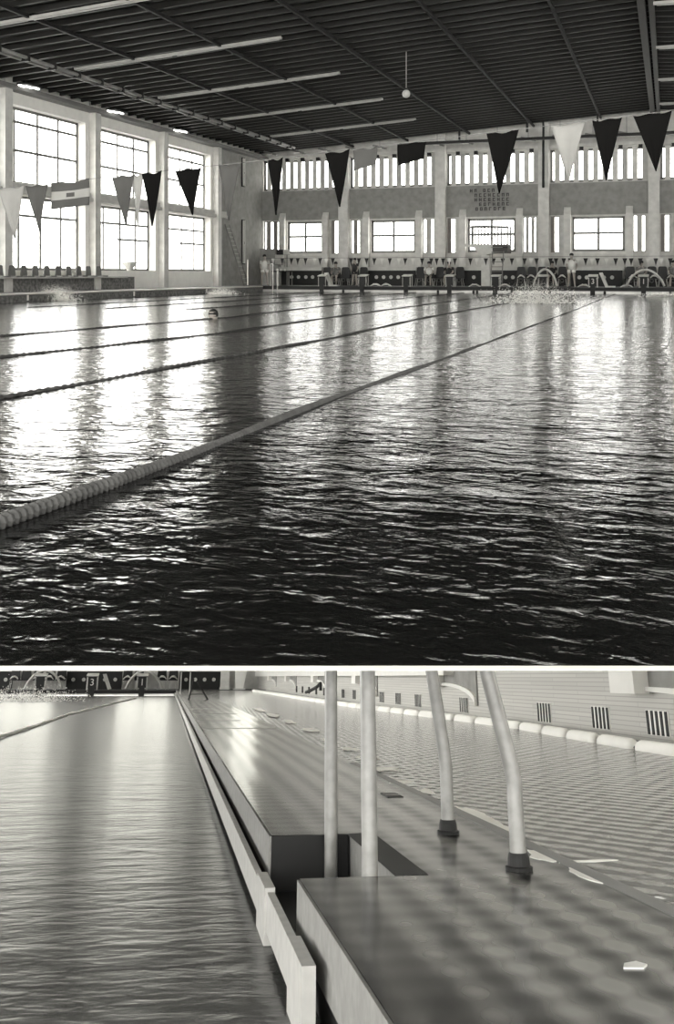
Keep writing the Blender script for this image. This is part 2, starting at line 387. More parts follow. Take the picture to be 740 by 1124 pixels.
for k, y in enumerate((24.1, 30.1, 36.0, 42.0, 48.0)):
    trough(-.45, 6.0, y, False, 'pale light trough right of the ridge, %s from the front' % ORD[k])
for k, y in enumerate((30.8, 36.9, 42.9)):  # glowing strips stand in for light through the eaves gap, not lamps
    r = thing('eaves_glow', (-22.95, y, 8.0), 'small glow standing in for light at the eaves above the %s tall left window' % ORD[k], 'light', 'glows added along the eaves')
    MB().box((-.12, 0, .05), (.3, 1.0, .12)).build('housing', M['dark'], r)
    for j in range(3): MB().tube([(.1 * j - .05, .02 + .3 * j, .03), (.1 * j, .30 + .3 * j, .01)], .035, 6).build('tube', M['gap_glow'], r)
# globe lamp
p = onZ(446, 103, 7.55)
gl = thing('globe_lamp', (p.x, p.y, p.z), 'round white globe lamp hanging on a long cord from the roof', 'lamp')
MB().tube([(0, 0, .14), (0, 0, cz(p.x) - p.z + .3)], .012, 6).build('cord', M['cord'], gl)
MB().lathe((0, 0, 0), [(.15 * math.sin(PI * k / 10) + .001, -.15 * math.cos(PI * k / 10)) for k in range(11)], 16).build('globe', M['globe'], gl, smooth=True)
MB().lathe((0, 0, .13), [(.05, 0), (.05, .06), (.02, .08)], 10).build('cap', M['dark'], gl)
# pendants near back wall
pk = None
pl = [297, 327, 357, 387, 417, 448, 480, 512, 546, 580, 615, 651, 688, 725]
for k, px in enumerate(pl):
    q = onY(px, 170 - (px - 297) * .054, 53.2)
    if pk is None:
        pk = thing('pendant_lamp', (0, 0, 0), '', 'lamp')
        MB().tube([(0, 0, .1), (0, 0, 1.0)], .012, 5).build('cord', M['dark'], pk)
        MB().add([(-.42, -.12, .16), (.38, -.12, -.06), (.38, .12, -.06), (-.42, .12, .16), (-.38, -.05, .26), (.42, -.05, .04), (.42, .05, .04), (-.38, .05, .26)],
                 [(0, 3, 2, 1), (4, 5, 6, 7), (0, 1, 5, 4), (1, 2, 6, 5), (2, 3, 7, 6), (3, 0, 4, 7)]).build('housing', M['lamp'], pk)
        MB().box((-.2, -.13, .0), (.15, -.08, .05)).build('tube', M['white'], pk)
        o = pk
    else: o = copy_tree(pk)
    o.location = q; tag(o, 'tilted pendant lamp in front of the far clerestory, %s from the left' % ORD[k], 'lamp', 'pendant lamps in front of the clerestory')
    o.scale.z = 1; 
# ---- wall letters (too blurred to read: rows of small dark raised letter strokes)
lt = thing('wall_lettering', onY(540, 222, YB - .06), 'rows of small dark raised letters on the far wall above the diving platform', 'lettering')
org = Vector(lt.location)
rows = [(516, 545, 209.5, 6), (521, 561, 214.5, 8), (521, 561, 219.5, 8), (521, 561, 224.5, 8), (522, 562, 229.5, 8)]
for ri, (xa, xb, yy, n) in enumerate(rows):
    a = onY(xa, yy, YB - .06); b = onY(xb, yy, YB - .06); st = (b.x - a.x) / n
    for k in range(n):
        g = MB()
        if random.random() < .08: continue
        x = a.x + st * k - org.x; z = a.z - org.z; h = .19; wdt = st * .55; t = .045
        kind = random.choice('ПНОГСЕ')
        if kind in 'ПНОГСЕИ': g.box((x, -.03, z - h / 2), (x + t, .0, z + h / 2))
        if kind in 'ПНОИ': g.box((x + wdt - t, -.03, z - h / 2), (x + wdt, .0, z + h / 2))
        if kind in 'ПОГСЕ': g.box((x, -.03, z + h / 2 - t), (x + wdt, .0, z + h / 2))
        if kind in 'ОСЕ': g.box((x, -.03, z - h / 2), (x + wdt, .0, z - h / 2 + t))
        if kind in 'НЕ': g.box((x, -.03, z - t / 2), (x + wdt, .0, z + t / 2))
        g.build('letter', M['letter'], lt)
# ---- bleacher fronts: dark recess panels with round vents under the square windows
vents = [(309, 352.5, [320, 327.5, 335.6, 343]), (404, 456, [413, 421, 429, 437, 445]), (509.5, 568, [520, 547, 555, 563]), (627, 683.5, [636, 644, 655, 663, 672])]
for k, (xa, xb, vs) in enumerate(vents):
    a = onY(xa, 300, 54.3).x; b = onY(xb, 300, 54.3).x
    r = thing('bench_front', ((a + b) / 2, 54.3, DZ), 'dark bench front with round pale vents under the %s square window from the left' % ORD[k], 'bench', 'dark bench fronts with round vents')
    h = (b - a) / 2
    MB().box((-h, 0, 0), (h, .08, .86)).build('panel', M['dark'], r)
    MB().box((-h - .1, -.15, .86), (h + .1, .7, 1.06)).build('ledge', M['wall'], r)
    for px in vs:
        x = onY(px, 306, 54.25).x - (a + b) / 2
        g = MB(); g.poly([(x + .105 * math.cos(t * PI / 6), .48 + .105 * math.sin(t * PI / 6)) for t in range(12)], 'y', -.03, 0); g.build('vent', M['wall'], r)

# ---- chairs
def make_chair():
    r = thing('pool_chair', (0, 0, 0), '', 'chair')
    MB().poly([(-.24, .42), (.24, .42), (.26, .56), (.21, 1.02), (.14, 1.06), (-.14, 1.06), (-.21, 1.02), (-.26, .56)], 'y', .20, .25).build('backrest', M['chair'], r)
    MB().add([(-.25, -.22, .42), (.25, -.22, .42), (.24, .24, .40), (-.24, .24, .40), (-.25, -.22, .46), (.25, -.22, .46), (.24, .24, .44), (-.24, .24, .44)],
             [(0, 3, 2, 1), (4, 5, 6, 7), (0, 1, 5, 4), (1, 2, 6, 5), (2, 3, 7, 6), (3, 0, 4, 7)]).build('seat', M['chair'], r)
    for sx in (-1, 1):
        for sy in (-1, 1):
            MB().tube([(sx * .17, sy * .15, .42), (sx * .23, sy * .21, 0)], .014, 5).build('leg', M['cord'], r)
    return r
ch0 = None
cg = [('first', [358, 368.5, 378.5, 388.5, 398]), ('second', [461, 471, 482, 493, 504]), ('third', [572, 583, 595, 606, 617.5]), ('fourth', [692, 704, 716, 728, 739.5])]
chairs = []
for gn, ps in cg:
    for k, px in enumerate(ps):
        q = onY(px, 312, 53.6)
        o = make_chair() if ch0 is None else copy_tree(ch0)
        if ch0 is None: ch0 = o
        o.location = (q.x, 53.6, DZ); o.rotation_euler.z = random.uniform(-.15, .15)
        tag(o, 'dark plastic chair, %s from left in the group before the %s column' % (ORD[k], gn), 'chair', 'dark chairs in front of the columns')
        chairs.append(o)
for gi, (gn, ps) in enumerate(cg):
    a = onY(ps[0] - 6, 312, 54.5).x; b = onY(ps[-1] + 6, 312, 54.5).x; h = (b - a) / 2
    r = thing('low_screen', ((a + b) / 2, 54.42, DZ), 'low dark screen with pale rings behind the %s group of chairs' % gn, 'screen', 'low dark screens behind the chairs')
    MB().box((-h, 0, 0), (h, .08, .62)).build('panel', M['dark'], r)
    for j in range(9):
        x = -h + .3 + j * (2 * h - .6) / 8
        MB().tube([(x + .09 * math.cos(t * PI / 6), -.03, .30 + .09 * math.sin(t * PI / 6)) for t in range(13)], .018, 5).build('ring', M['chairpale'], r)
# towels on chairs
def towel(px, py, y, w_, h_, lab, mt='cloth_white'):
    q = onY(px, py, y); g = MB(); n = 6
    vs = []; fs = []
    for i in range(n + 1):
        for j in range(3):
            u = i / n
            vs.append(((u - .5) * w_ + random.uniform(-.02, .02), (j - 1) * .12, h_ * (1 - abs(2 * u - 1) ** 2) * (.9 if j == 1 else .55) + random.uniform(0, .03)))
    for i in range(n):
        for j in range(2): a = i * 3 + j; fs.append((a, a + 1, a + 4, a + 3))
    g.add(vs, fs); o = g.build('towel', M[mt]); o.location = q
    md = o.modifiers.new('thick', 'SOLIDIFY'); md.thickness = .03
    return tag(o, lab, 'towel', 'pale towels at the far end')
for (px, lab) in [(572, 'crumpled pale towel on the first chair of the third group'), (617, 'pale towel on the last chair of the third group'), (583, 'grey towel on the second chair of the third group'),
                  (695, 'pale towel hanging off the first chair of the fourth group'), (718, 'pale towel on the middle chair of the fourth group'), (737, 'pale towel on the last chair of the fourth group')]:
    q = onY(px, 303, 53.5); o = towel(px, 303, 53.45, .42, .20, lab); o.location.z = DZ + .45
for (px, lab) in [(412, 'white towel heap on the deck right of the second starting block'), (424, 'low white towel on the deck under the second bench'), (521, 'low pale towel on the deck left of the diving tower'),
                  (554, 'low pale towel on the deck at the foot of the diving tower'), (641, 'white towel heap on the deck left of block 3'), (688, 'bright white towel heap on the deck left of block 1')]:
    o = towel(px, 314, 51.4, .62, .16, lab); o.location.z = DZ
# ---- starting blocks
def digit_mesh(txt, size, name, m, parent, loc, rot=(PI / 2, 0, 0)):
    cu = bpy.data.curves.new(name, 'FONT'); cu.body = txt; cu.size = size; cu.extrude = .006; cu.align_x = 'CENTER'; cu.align_y = 'CENTER'
    t = bpy.data.objects.new('tmp', cu); C.objects.link(t); bpy.context.view_layer.update()
    me = bpy.data.meshes.new_from_object(t.evaluated_get(bpy.context.evaluated_depsgraph_get()))
    C.objects.unlink(t); bpy.data.objects.remove(t)
    o = bpy.data.objects.new(name, me); C.objects.link(o); me.materials.clear(); me.materials.append(m); o.parent = parent; o.location = loc; o.rotation_euler = rot
    return o
blk = [(706.6, '1'), (650.8, '3'), (596, ''), (543.8, ''), (493.6, ''), (446, ''), (397.7, ''), (353.4, '')]
def block(x, num, lab, Y=49.95, z=DZ, s=1.0):
    r = thing('starting_block', (x, Y, z), lab, 'starting block', 'starting blocks along the far end')
    B = lambda a, b: MB().box([c * s for c in a], [c * s for c in b])
    MB().add([tuple(c * s for c in v) for v in [(-.27, -.05, .60), (.27, -.05, .60), (.27, .55, .68), (-.27, .55, .68), (-.27, -.05, .66), (.27, -.05, .66), (.27, .55, .74), (-.27, .55, .74)]],
             [(0, 3, 2, 1), (4, 5, 6, 7), (0, 1, 5, 4), (1, 2, 6, 5), (2, 3, 7, 6), (3, 0, 4, 7)]).build('platform', M['wall'], r)
    B((-.25, -.03, .56), (.25, .0, .61)).build('edge_grip', M['dark'], r)
    for sx in (-1, 1):
        MB().tube([(sx * .23 * s, .02, .58 * s), (sx * .23 * s, .02, 0)], .022 * s, 6).build('leg', M['cord'], r)
        MB().tube([(sx * .23 * s, .5 * s, .64 * s), (sx * .23 * s, .5 * s, 0)], .022 * s, 6).build('leg', M['cord'], r)
    pn = B((-.19, .03, .10), (.19, .06, .56)).build('number_panel', M['dark'], r)
    B((-.13, -.10, -.34), (.13, -.04, .12)).build('foot_bracket', M['dark'], r)
    if num: digit_mesh(num, .42 * s, 'number', M['column'], pn, (0, .02 * s, .33 * s))
    return r
for k, (px, n) in enumerate(blk):
    x = onY(px, 312, 49.95).x
    block(x, n, ('dark starting block with number %s, %s from the right' % (n, ORD[k])) if n else 'dark starting block, %s from the right' % ORD[k], s=.88)
# curved pale tubes by two blocks, slanted steps
def hose(pts, r, name, lab, cat, m='wall'):
    o = MB().tube(pts, r, 8).build(name, M[m], smooth=True); return tag(o, lab, cat)
def arc(x0, x1, y, h, n=14): return [(x0 + (x1 - x0) * (i / n), y, DZ + .06 + h * math.sin(PI * i / n) ** .7) for i in range(n + 1)]
x = onY(706, 312, 50.6).x
hose(arc(x - .78, x + 1.0, 50.75, .82), .055, 'curved_tube', 'pale curved tube arching behind the rightmost starting block', 'tube')
x = onY(596, 312, 50.6).x
hose(arc(x - .5, x + .7, 50.75, .85), .055, 'curved_tube', 'pale curved tube arching behind the third starting block from the right', 'tube')
for px, lab in ((664, 'slanted pale step plate right of block 3'), (361, 'slanted pale step plate right of the eighth block')):
    x = onY(px, 312, 50.5).x
    r = thing('step_plate', (x, 50.5, DZ), lab, 'step')
    MB().add([(-.28, 0, .72), (-.12, 0, .74), (.16, 0, .06), (.02, 0, .02), (-.28, .3, .72), (-.12, .3, .74), (.16, .3, .06), (.02, .3, .02)],
             [(0, 3, 2, 1), (4, 5, 6, 7), (0, 1, 5, 4), (1, 2, 6, 5), (2, 3, 7, 6), (3, 0, 4, 7)]).build('plate', M['column'], r)
    MB().box((.02, -.05, 0), (.5, .3, .07)).build('foot', M['column'], r)
# small dark drain holes/heads along end wall
for k, px in enumerate((520, 524, 562, 604, 664, 736, 377, 481)):
    q = onY(px, 319.0, 50.05)
    o = MB().lathe((0, 0, 0), [(.001, -.01), (.07, 0), (.07, .05), (.001, .06)], 10).build('wall_inlet', M['black']); o.rotation_euler = (PI / 2, 0, 0); o.location = (q.x, 50.05, .05)
    tag(o, 'round dark inlet in the pool end wall, %s of eight listed left to right' % ORD[sorted((520, 524, 562, 604, 664, 736, 377, 481)).index(px)], 'inlet', 'round inlets in the pool end wall')
# ---- small bunting above benches
bt = thing('bunting', (-12, 52.6, 1.6), 'string of small dark and white triangular pennants above the chairs', 'bunting')
pB = [onY(px, 283.5 - (px - 318) * .006, 52.6) for px in (290, 400, 520, 640, 760)]
MB().tube([p - Vector((-12, 52.6, 1.6)) for p in pB], .008, 4).build('string', M['dark'], bt)
px = 300.0; k = 0
tri = {}
while px < 742:
    q = onY(px, 283.5, 52.6) - Vector((-12, 52.6, 1.6)); col = 'cloth_white' if (k * 7 + k // 3) % 3 == 0 else 'dark'
    if col not in tri:
        g = MB(); g.add([(-.12, 0, 0), (.12, 0, 0), (.05, -.03, -.2), (0, -.02, -.40), (-.05, -.03, -.2)], [(0, 4, 2, 1), (4, 3, 2)])
        o = g.build('pennant', M[col], bt); md = o.modifiers.new('thick', 'SOLIDIFY'); md.thickness = .006; tri[col] = o
    else: o = tri[col].copy(); C.objects.link(o); o.parent = bt
    o.location = q; px += random.choice((6, 7, 8.5, 10)); k += 1

# ---- diving platform
dp = onY(535, 314, 53.0)
dt = thing('diving_platform', (dp.x, 53.0, DZ), 'concrete diving platform with railings and ladder before the third square window', 'diving platform')
O = Vector((dp.x, 53.0, DZ))
def lx(px): return onY(px, 300, 53.0).x - O.x
def lz(py): return onY(535, py, 53.0).z - O.z
MB().box((lx(528), .1, 0), (lx(537.5), .5, lz(280))).build('pier', M['column'], dt)
MB().poly([(lx(511), lz(267.5)), (lx(542), lz(268.5)), (lx(542), lz(278)), (lx(534), lz(280)), (lx(527), lz(279)), (lx(521), lz(271.5)), (lx(511), lz(270.5))], 'y', -.3, .9).build('deck_slab', M['wall'], dt)
MB().box((lx(542), -.35, lz(278)), (lx(558.5), .9, lz(268.5))).build('ladder_landing', M['board_panel'], dt)
MB().box((lx(542), -.37, lz(272.6)), (lx(558.5), -.35, lz(271.4))).build('landing_strip', M['dark'], dt)
for yy in (-.28, .85):
    for a, b in ((533, 541), (545, 557.5)):
        pass
    g = MB().tube([(lx(518 if yy < 0 else 513), yy, lz(248.5)), (lx(533), yy, lz(248.5))], .045, 6).tube([(lx(533), yy, lz(248.5)), (lx(558), yy, lz(249.5))], .045, 6)
    g.build('handrail', M['frame'], dt)
    for px in (516, 533, 544, 558):
        MB().tube([(lx(px), yy, lz(248.5)), (lx(px), yy, lz(268.5))], .05, 6).build('rail_post', M['frame'], dt)
    for px in (519, 522.5, 526, 529.5, 537, 548, 551, 554.5):
        MB().tube([(lx(px), yy, lz(250)), (lx(px), yy, lz(268.5))], .025, 5).build('baluster', M['frame'], dt)
for px in (541.5, 553.5):
    MB().tube([(lx(px + 1), -.45, lz(276)), (lx(px), -.62, .75), (lx(px), -.62, 0)], .03, 6).build('ladder_rail', M['frame'], dt)
for k in range(8):
    z = .25 + k * .26
    MB().box((lx(541.5), -.66, z), (lx(553.5), -.56, z + .035)).build('rung', M['frame'], dt)

# ---- left side objects
# stadium seats on the ledge
bnc = MB().box((XL + .25, 28.0, .80), (XL + .75, 38.2, .86)).build('seat_ledge', M['cord']); tag(bnc, 'long pale ledge carrying the row of seats on the left', 'bench')
so = None
for k, px in enumerate((2, 15.5, 28.5, 41, 53.5, 66, 77.5, 88.5, 99, 110.5)):
    q = onX(px, 300, XL + .45)
    if so is None:
        so = thing('stadium_seat', (0, 0, 0), '', 'seat')
        MB().poly([(-.20, 0), (.20, 0), (.20, .10), (.15, .40), (.10, .44), (-.10, .44), (-.15, .40), (-.20, .10)], 'x', -.12, -.08).build('backrest', M['chairpale'], so)
        MB().box((-.10, -.2, .0), (.24, .2, .05)).build('seat', M['chairpale'], so)
        MB().tube([(.05, 0, 0), (.05, 0, .03)], .06, 8).build('mount', M['dark'], so)
        o = so
    else: o = copy_tree(so)
    o.location = (q.x, q.y, .86); tag(o, 'grey stadium seat on the left ledge, %s from the left edge of the picture' % ORD[k], 'seat', 'stadium seats on the left ledge')
# bowl on the sill
q = onX(142, 294, XL - .1)
pb = thing('flower_bowl', (XL - .1, q.y, 1.12), 'wide tapered pale bowl on the sill of the second lower window', 'bowl')
MB().lathe((0, 0, 0), [(.10, 0), (.14, .06), (.34, .34), (.36, .40), (.31, .40), (.10, .10)], 14).build('bowl', M['wall'], pb)
MB().lathe((0, 0, .28), [(.24, 0), (.22, .05), (.05, .08)], 10).build('soil', M['dark'], pb)
# wall ladder
a = onX(247, 246, XL + .15); b = onX(268, 312, XL + .75); 
ld = thing('wall_ladder', (b.x, b.y, DZ), 'leaning steel ladder against the wall in the far left corner', 'ladder')
bot = Vector((0, 0, 0)); top = Vector((a.x - b.x, a.y - b.y, a.z - DZ)); side = Vector((0, .62, 0))
for s_ in (0, 1): MB().tube([bot + side * s_, top + side * s_ * .9], .03, 6).build('stile', M['frame'], ld)
for k in range(14):
    t = .05 + k * .068; c0 = bot.lerp(top, t); c1 = (bot + side).lerp(top + side * .9, t); MB().tube([c0, c1], .018, 6).build('rung', M['cord'], ld)
for nm, y0, y1, lab in (('strip_lamp', 173, 205, 'tall narrow white strip lamp high in the left corner'), ('strip_lamp', 241, 290, 'tall narrow white strip lamp above the ladder foot')):
    p0 = onX(267.5, y1, XL + .12); p1 = onX(267.5, y0, XL + .12)
    r = thing(nm, (XL + .06, p0.y, p0.z), lab, 'lamp', 'tall strip lamps by the corner')
    h = p1.z - p0.z
    MB().box((0, -.16, 0), (.06, .16, h)).build('housing', M['dark'], r)
    for dy in (-.10, .10): MB().tube([(.085, dy, .05), (.085, dy, h - .05)], .03, 8).build('tube', M['white'], r)
    MB().box((.05, -.05, h * .45), (.1, .05, h * .5)).build('clip', M['dark'], r)
q = onX(272, 313, -21.9)
wp = thing('white_pole', (q.x, q.y, DZ), 'thin white pole standing beside the ladder', 'pole')
MB().tube([(0, 0, 0), (0, 0, 1.45)], .035, 8).build('shaft', M['white'], wp); MB().lathe((0, 0, 0), [(.09, 0), (.09, .03), (.04, .05)], 10).build('base', M['frame'], wp)
# notice boards and pool rails
for px0, px1, y0, y1, m_, lab in ((285, 302, 273, 290, 'wall_dark', 'mottled grey notice board in the far left corner'), (303.5, 311, 274, 279.5, 'dark', 'small black sign above the corner notice boards'),
                                  (311, 318, 274, 279.5, 'wall', 'small grey sign beside the black sign'), (301, 310.5, 280, 290.5, 'wall', 'pale board with a white pennant in the corner')):
    a = onY(px0, y1, 54.2); b = onY(px1, y0, 54.2)
    r = thing('notice_board', (a.x, 54.2, a.z), lab, 'board', 'boards in the far left corner')
    MB().box((0, 0, 0), (b.x - a.x, .04, b.z - a.z)).build('panel', M[m_], r)
    MB().box((0, .04, -.02), (b.x - a.x, .06, 0.01)).build('shelf', M['frame'], r)
    MB().box(((b.x - a.x) * .45, .06, -a.z + DZ), ((b.x - a.x) * .45 + .05, .1, b.z - a.z)).build('stand', M['frame'], r)
for px0, px1, yy, lab in ((291.5, 298, 289.5, 'taller pale handrail loop of the corner pool ladder'), (300, 303, 295.5, 'shorter pale handrail loop of the corner pool ladder')):
    a = onY(px0, 300, 49.6).x; b = onY(px1, 300, 49.6).x; h = onY(295, yy, 49.6).z
    pts = [(a, 50.3, DZ), (a, 50.3, h - .15)] + [(a + (b - a) * (1 - math.cos(t * PI / 6)) / 2, 50.3 - .5 * t / 6, h - .15 + .15 * math.sin(t * PI / 6)) for t in range(1, 6)] + [(b, 49.8, h - .15), (b, 49.8, -.1)]
    o = MB().tube(pts, .03, 8).build('pool_handrail', M['white'], smooth=True); tag(o, lab, 'handrail')
q = onY(310, 312, 53)
tb = thing('equipment_table', (q.x, 53, DZ), 'dark table with small pale items in the far left corner', 'table')
MB().box((-.55, -.3, .78), (.55, .3, .84)).build('tabletop', M['dark'], tb)
for sx in (-1, 1):
    for sy in (-1, 1): MB().box((sx * .5 - .025, sy * .25 - .025, 0), (sx * .5 + .025, sy * .25 + .025, .78)).build('leg', M['frame'], tb)
for k in range(3):
    o = MB().lathe((0, 0, 0), [(.05, 0), (.055, .08), (.02, .13)], 8).build('bottle', M['white']); o.location = (q.x - .3 + .25 * k, 52.9, DZ + .84)
    tag(o, 'small pale bottle on the dark corner table, %s from the left' % ORD[k], 'bottle', 'bottles on the corner table')

# ---- pennant line (big flags)
YP = 12.0
def px_top(px): return 205 + (285 - px) * 0 if False else (207 - .107 * px if px < 285 else 176.5 - .1215 * (px - 285))
ln = MB().tube([onY(px, px_top(px), YP) for px in range(-40, 781, 41)], .0045, 6).build('pennant_line', M['lamp']); tag(ln, 'thin cord strung across the pool carrying large pennants', 'cord')
def pennant(xl, xr, yt, yb, m_, lab, shape='tri', xb=None):
    A = onY(xl, px_top(xl), YP); B = onY(xr, px_top(xr), YP); T = onY((xl + xr) / 2 if xb is None else xb, yb, YP)
    n, q_ = 10, 12; vs = []; fs = []
    for j in range(q_ + 1):
        t = j / q_
        if shape == 'tri': L_, R_ = A.lerp(T, t), B.lerp(T + Vector((.008, 0, 0)), t)
        else:
            dz = (A.z + B.z) / 2 - T.z
            L_ = A - Vector((-.01 * t, 0, dz * t * (1 if shape == 'flag' else .95))); R_ = B - Vector((.03 * t if shape != 'flag' else 0, 0, dz * t * (.97 if shape == 'flag' else .78)))
        for i in range(n + 1):
            u = i / n; p = L_.lerp(R_, u)
            p = p + Vector((0, .018 * math.sin(u * 14 + xl) * t * (1 - .3 * t) + .01 * math.sin(5 * t + xl), -.015 * math.sin(PI * u) * (1 - t) + (.012 * math.sin(9 * u + xl) if j == 0 else 0)))
            vs.append(p)
    for j in range(q_):
        for i in range(n): a = j * (n + 1) + i; fs.append((a, a + 1, a + n + 2, a + n + 1))
    base = A.lerp(B, .5)
    g = MB()
    if shape == 'flag':
        for j in range(q_):
            g.cur = 1 if 4 <= j < 8 else 0
            g.add([], []); 
        g.add(vs, []); 
        for idx, f_ in enumerate(fs):
            j = idx // n; i = idx % n; g.f.append(f_); g.mi.append(2 if (4 <= j < 8 and i in (4, 5) and j in (5, 6)) else (1 if 4 <= j < 8 else 0))
        o = g.build('striped_flag', [M['cloth_grey'], M['cloth_pale'], M['cloth_grey']], loc=base, smooth=True)
    else:
        g.add(vs, fs); o = g.build('pennant', M[m_], loc=base, smooth=True)
    md = o.modifiers.new('thick', 'SOLIDIFY'); md.thickness = .004
    return tag(o, lab, 'flag' if shape == 'flag' else 'pennant', 'large pennants on the line across the pool' if shape != 'flag' else None)
P = [(-2, 27, 262, 'cloth_pale', 'pale triangular pennant at the far left, overlapping a grey one', 'tri', 16), (28, 53, 254, 'cloth_grey', 'grey triangular pennant left of the striped flag', 'tri', 43),
     (123, 148, 248, 'cloth_grey', 'creased grey pennant right of the striped flag', 'tri', 138), (145, 157, 248, 'cloth_pale', 'narrow folded pale pennant between two darker ones', 'tri', 151),
     (156, 178, 248, 'cloth_dark', 'dark pennant beside the narrow pale one', 'tri', 167), (192, 221.5, 236, 'cloth_dark', 'dark pennant before the third tall window', 'tri', 211),
     (240, 263, 242, 'cloth_grey', 'faded translucent pennant in front of the corner ladder', 'tri', 251), (294, 311, 236, 'cloth_dark', 'narrow dark pennant nearest the hall corner', 'tri', 303),
     (357, 384, 227, 'cloth_dark', 'long black pennant before the first wall column', 'tri', 373), (534, 570, 212, 'cloth_dark', 'large black pennant pointing at the wall letters', 'tri', 548),
     (605, 642, 199, 'cloth_pale', 'large pale pennant, the only light one on the right', 'tri', 624), (650, 683, 198, 'cloth_dark', 'large black pennant just right of the pale one', 'tri', 665),
     (695, 738, 188, 'cloth_dark', 'largest black pennant at the right end', 'tri', 720),
     (388, 415, 187, 'cloth_grey', 'short blunt grey cloth between two dark pennants', 'cut', None), (436, 468, 181, 'cloth_dark', 'black pennant bunched up over the line', 'cut', None)]
for (xl, xr, yb, m_, lab, sh, xb) in P: pennant(xl, xr, 0, yb, m_, lab, sh, xb)
pennant(56, 98, 0, 228, 'cloth_grey', 'horizontally striped flag, light middle band, hanging on the left', 'flag')

# ---- lane ropes
def lane_rope(pts, lab, r=.034, seg=.042, m='rope'):
    g = MB(); path = []
    P_ = [Vector(p) for p in pts]
    tot = sum((P_[i + 1] - P_[i]).length for i in range(len(P_) - 1)); n = int(tot / seg); acc = 0; i = 0; d0 = 0
    rp = []; rr = []
    for k in range(n):
        s_ = k * seg
        while i < len(P_) - 2 and s_ > d0 + (P_[i + 1] - P_[i]).length: d0 += (P_[i + 1] - P_[i]).length; i += 1
        t = (s_ - d0) / (P_[i + 1] - P_[i]).length; p = P_[i].lerp(P_[i + 1], t); dr = (P_[i + 1] - P_[i]).normalized()
        p = p + Vector((0, 0, .006 * math.sin(s_ * 2.1)))
        rp += [p, p + dr * seg * .25, p + dr * seg * .45, p + dr * seg * .7]; rr += [r * .6, r, r, r * .62]
    g.tube(rp, rr, 8); o = g.build('lane_rope', M[m], smooth=False)
    return tag(o, lab, 'lane rope', 'floating lane ropes across the big pool')
r1 = [onZ(px, py, z_) for px, py, z_ in ((-60, 597, .022), (0, 574, .022), (120, 532, .018), (200, 502, .008), (240, 487, .0), (370, 437, -.010), (495, 392.5, -.016), (630, 341.5, -.02))]
r1.append(Vector((-2.5, 49.9, -.02)))
lane_rope(r1, 'nearest thick grey lane rope of ridged floats crossing the foreground')
for k, (x, pts) in enumerate(((-5, ((-40, 452), (0, 437.5), (150, 410), (370, 370), (460, 350))), (-7.5, ((-40, 397), (0, 392.3), (240, 366), (370, 347.5))), (-10, ((-40, 372), (0, 369), (250, 348.5), (370, 334.5))))):
    pp_ = [onZ(a, b, .006) for a, b in pts] + [Vector((x, 49.9, .0))]
    lane_rope(pp_, '%s lane rope from the viewer, thin grey line on the water' % ORD[k + 1], seg=.12, r=.022)
for k, x in enumerate((-12.5, -15, -17.6)):
    lane_rope([(x, 24, .006), (x, 49.9, .004)], '%s lane rope from the viewer, faint near the far left' % ORD[k + 4], seg=.3, r=.022)

# ---- splashes
def splash(px, py, w_, h_, n, lab, seed):
    random.seed(seed); q = onZ(px, py, 0); g = MB()
    for k in range(n * 4):
        u = random.gauss(0, .35); t = abs(random.gauss(0, .45)); 
        if t > 1: continue
        x = u * w_ * (1 - .5 * t); z = t * h_; y_ = random.gauss(0, .3) * w_ * .5; r = random.uniform(.006, .022) * (1.1 - t)
        g.add([(x + r, y_, z), (x - r, y_, z), (x, y_ + r, z), (x, y_ - r, z), (x, y_, z + r * 1.4), (x, y_, z - r)], [(0, 2, 4), (2, 1, 4), (1, 3, 4), (3, 0, 4), (2, 0, 5), (1, 2, 5), (3, 1, 5), (0, 3, 5)])
    o = g.build('splash', M['foam']); o.location = (q.x, q.y, .0); tag(o, lab, 'splash', kind='stuff')
splash(62, 330, 1.3, .75, 700, 'white splash of a swimmer at the far left of the pool', 3)
splash(243, 323, 1.2, .45, 400, 'low white splash near the far left corner of the pool', 4)
splash(588, 333, 2.0, .85, 900, 'tall spray of water before the third starting block from the right', 5)
splash(727, 326, 1.2, .25, 300, 'low white splash at the far right of the pool', 6)
random.seed(11)

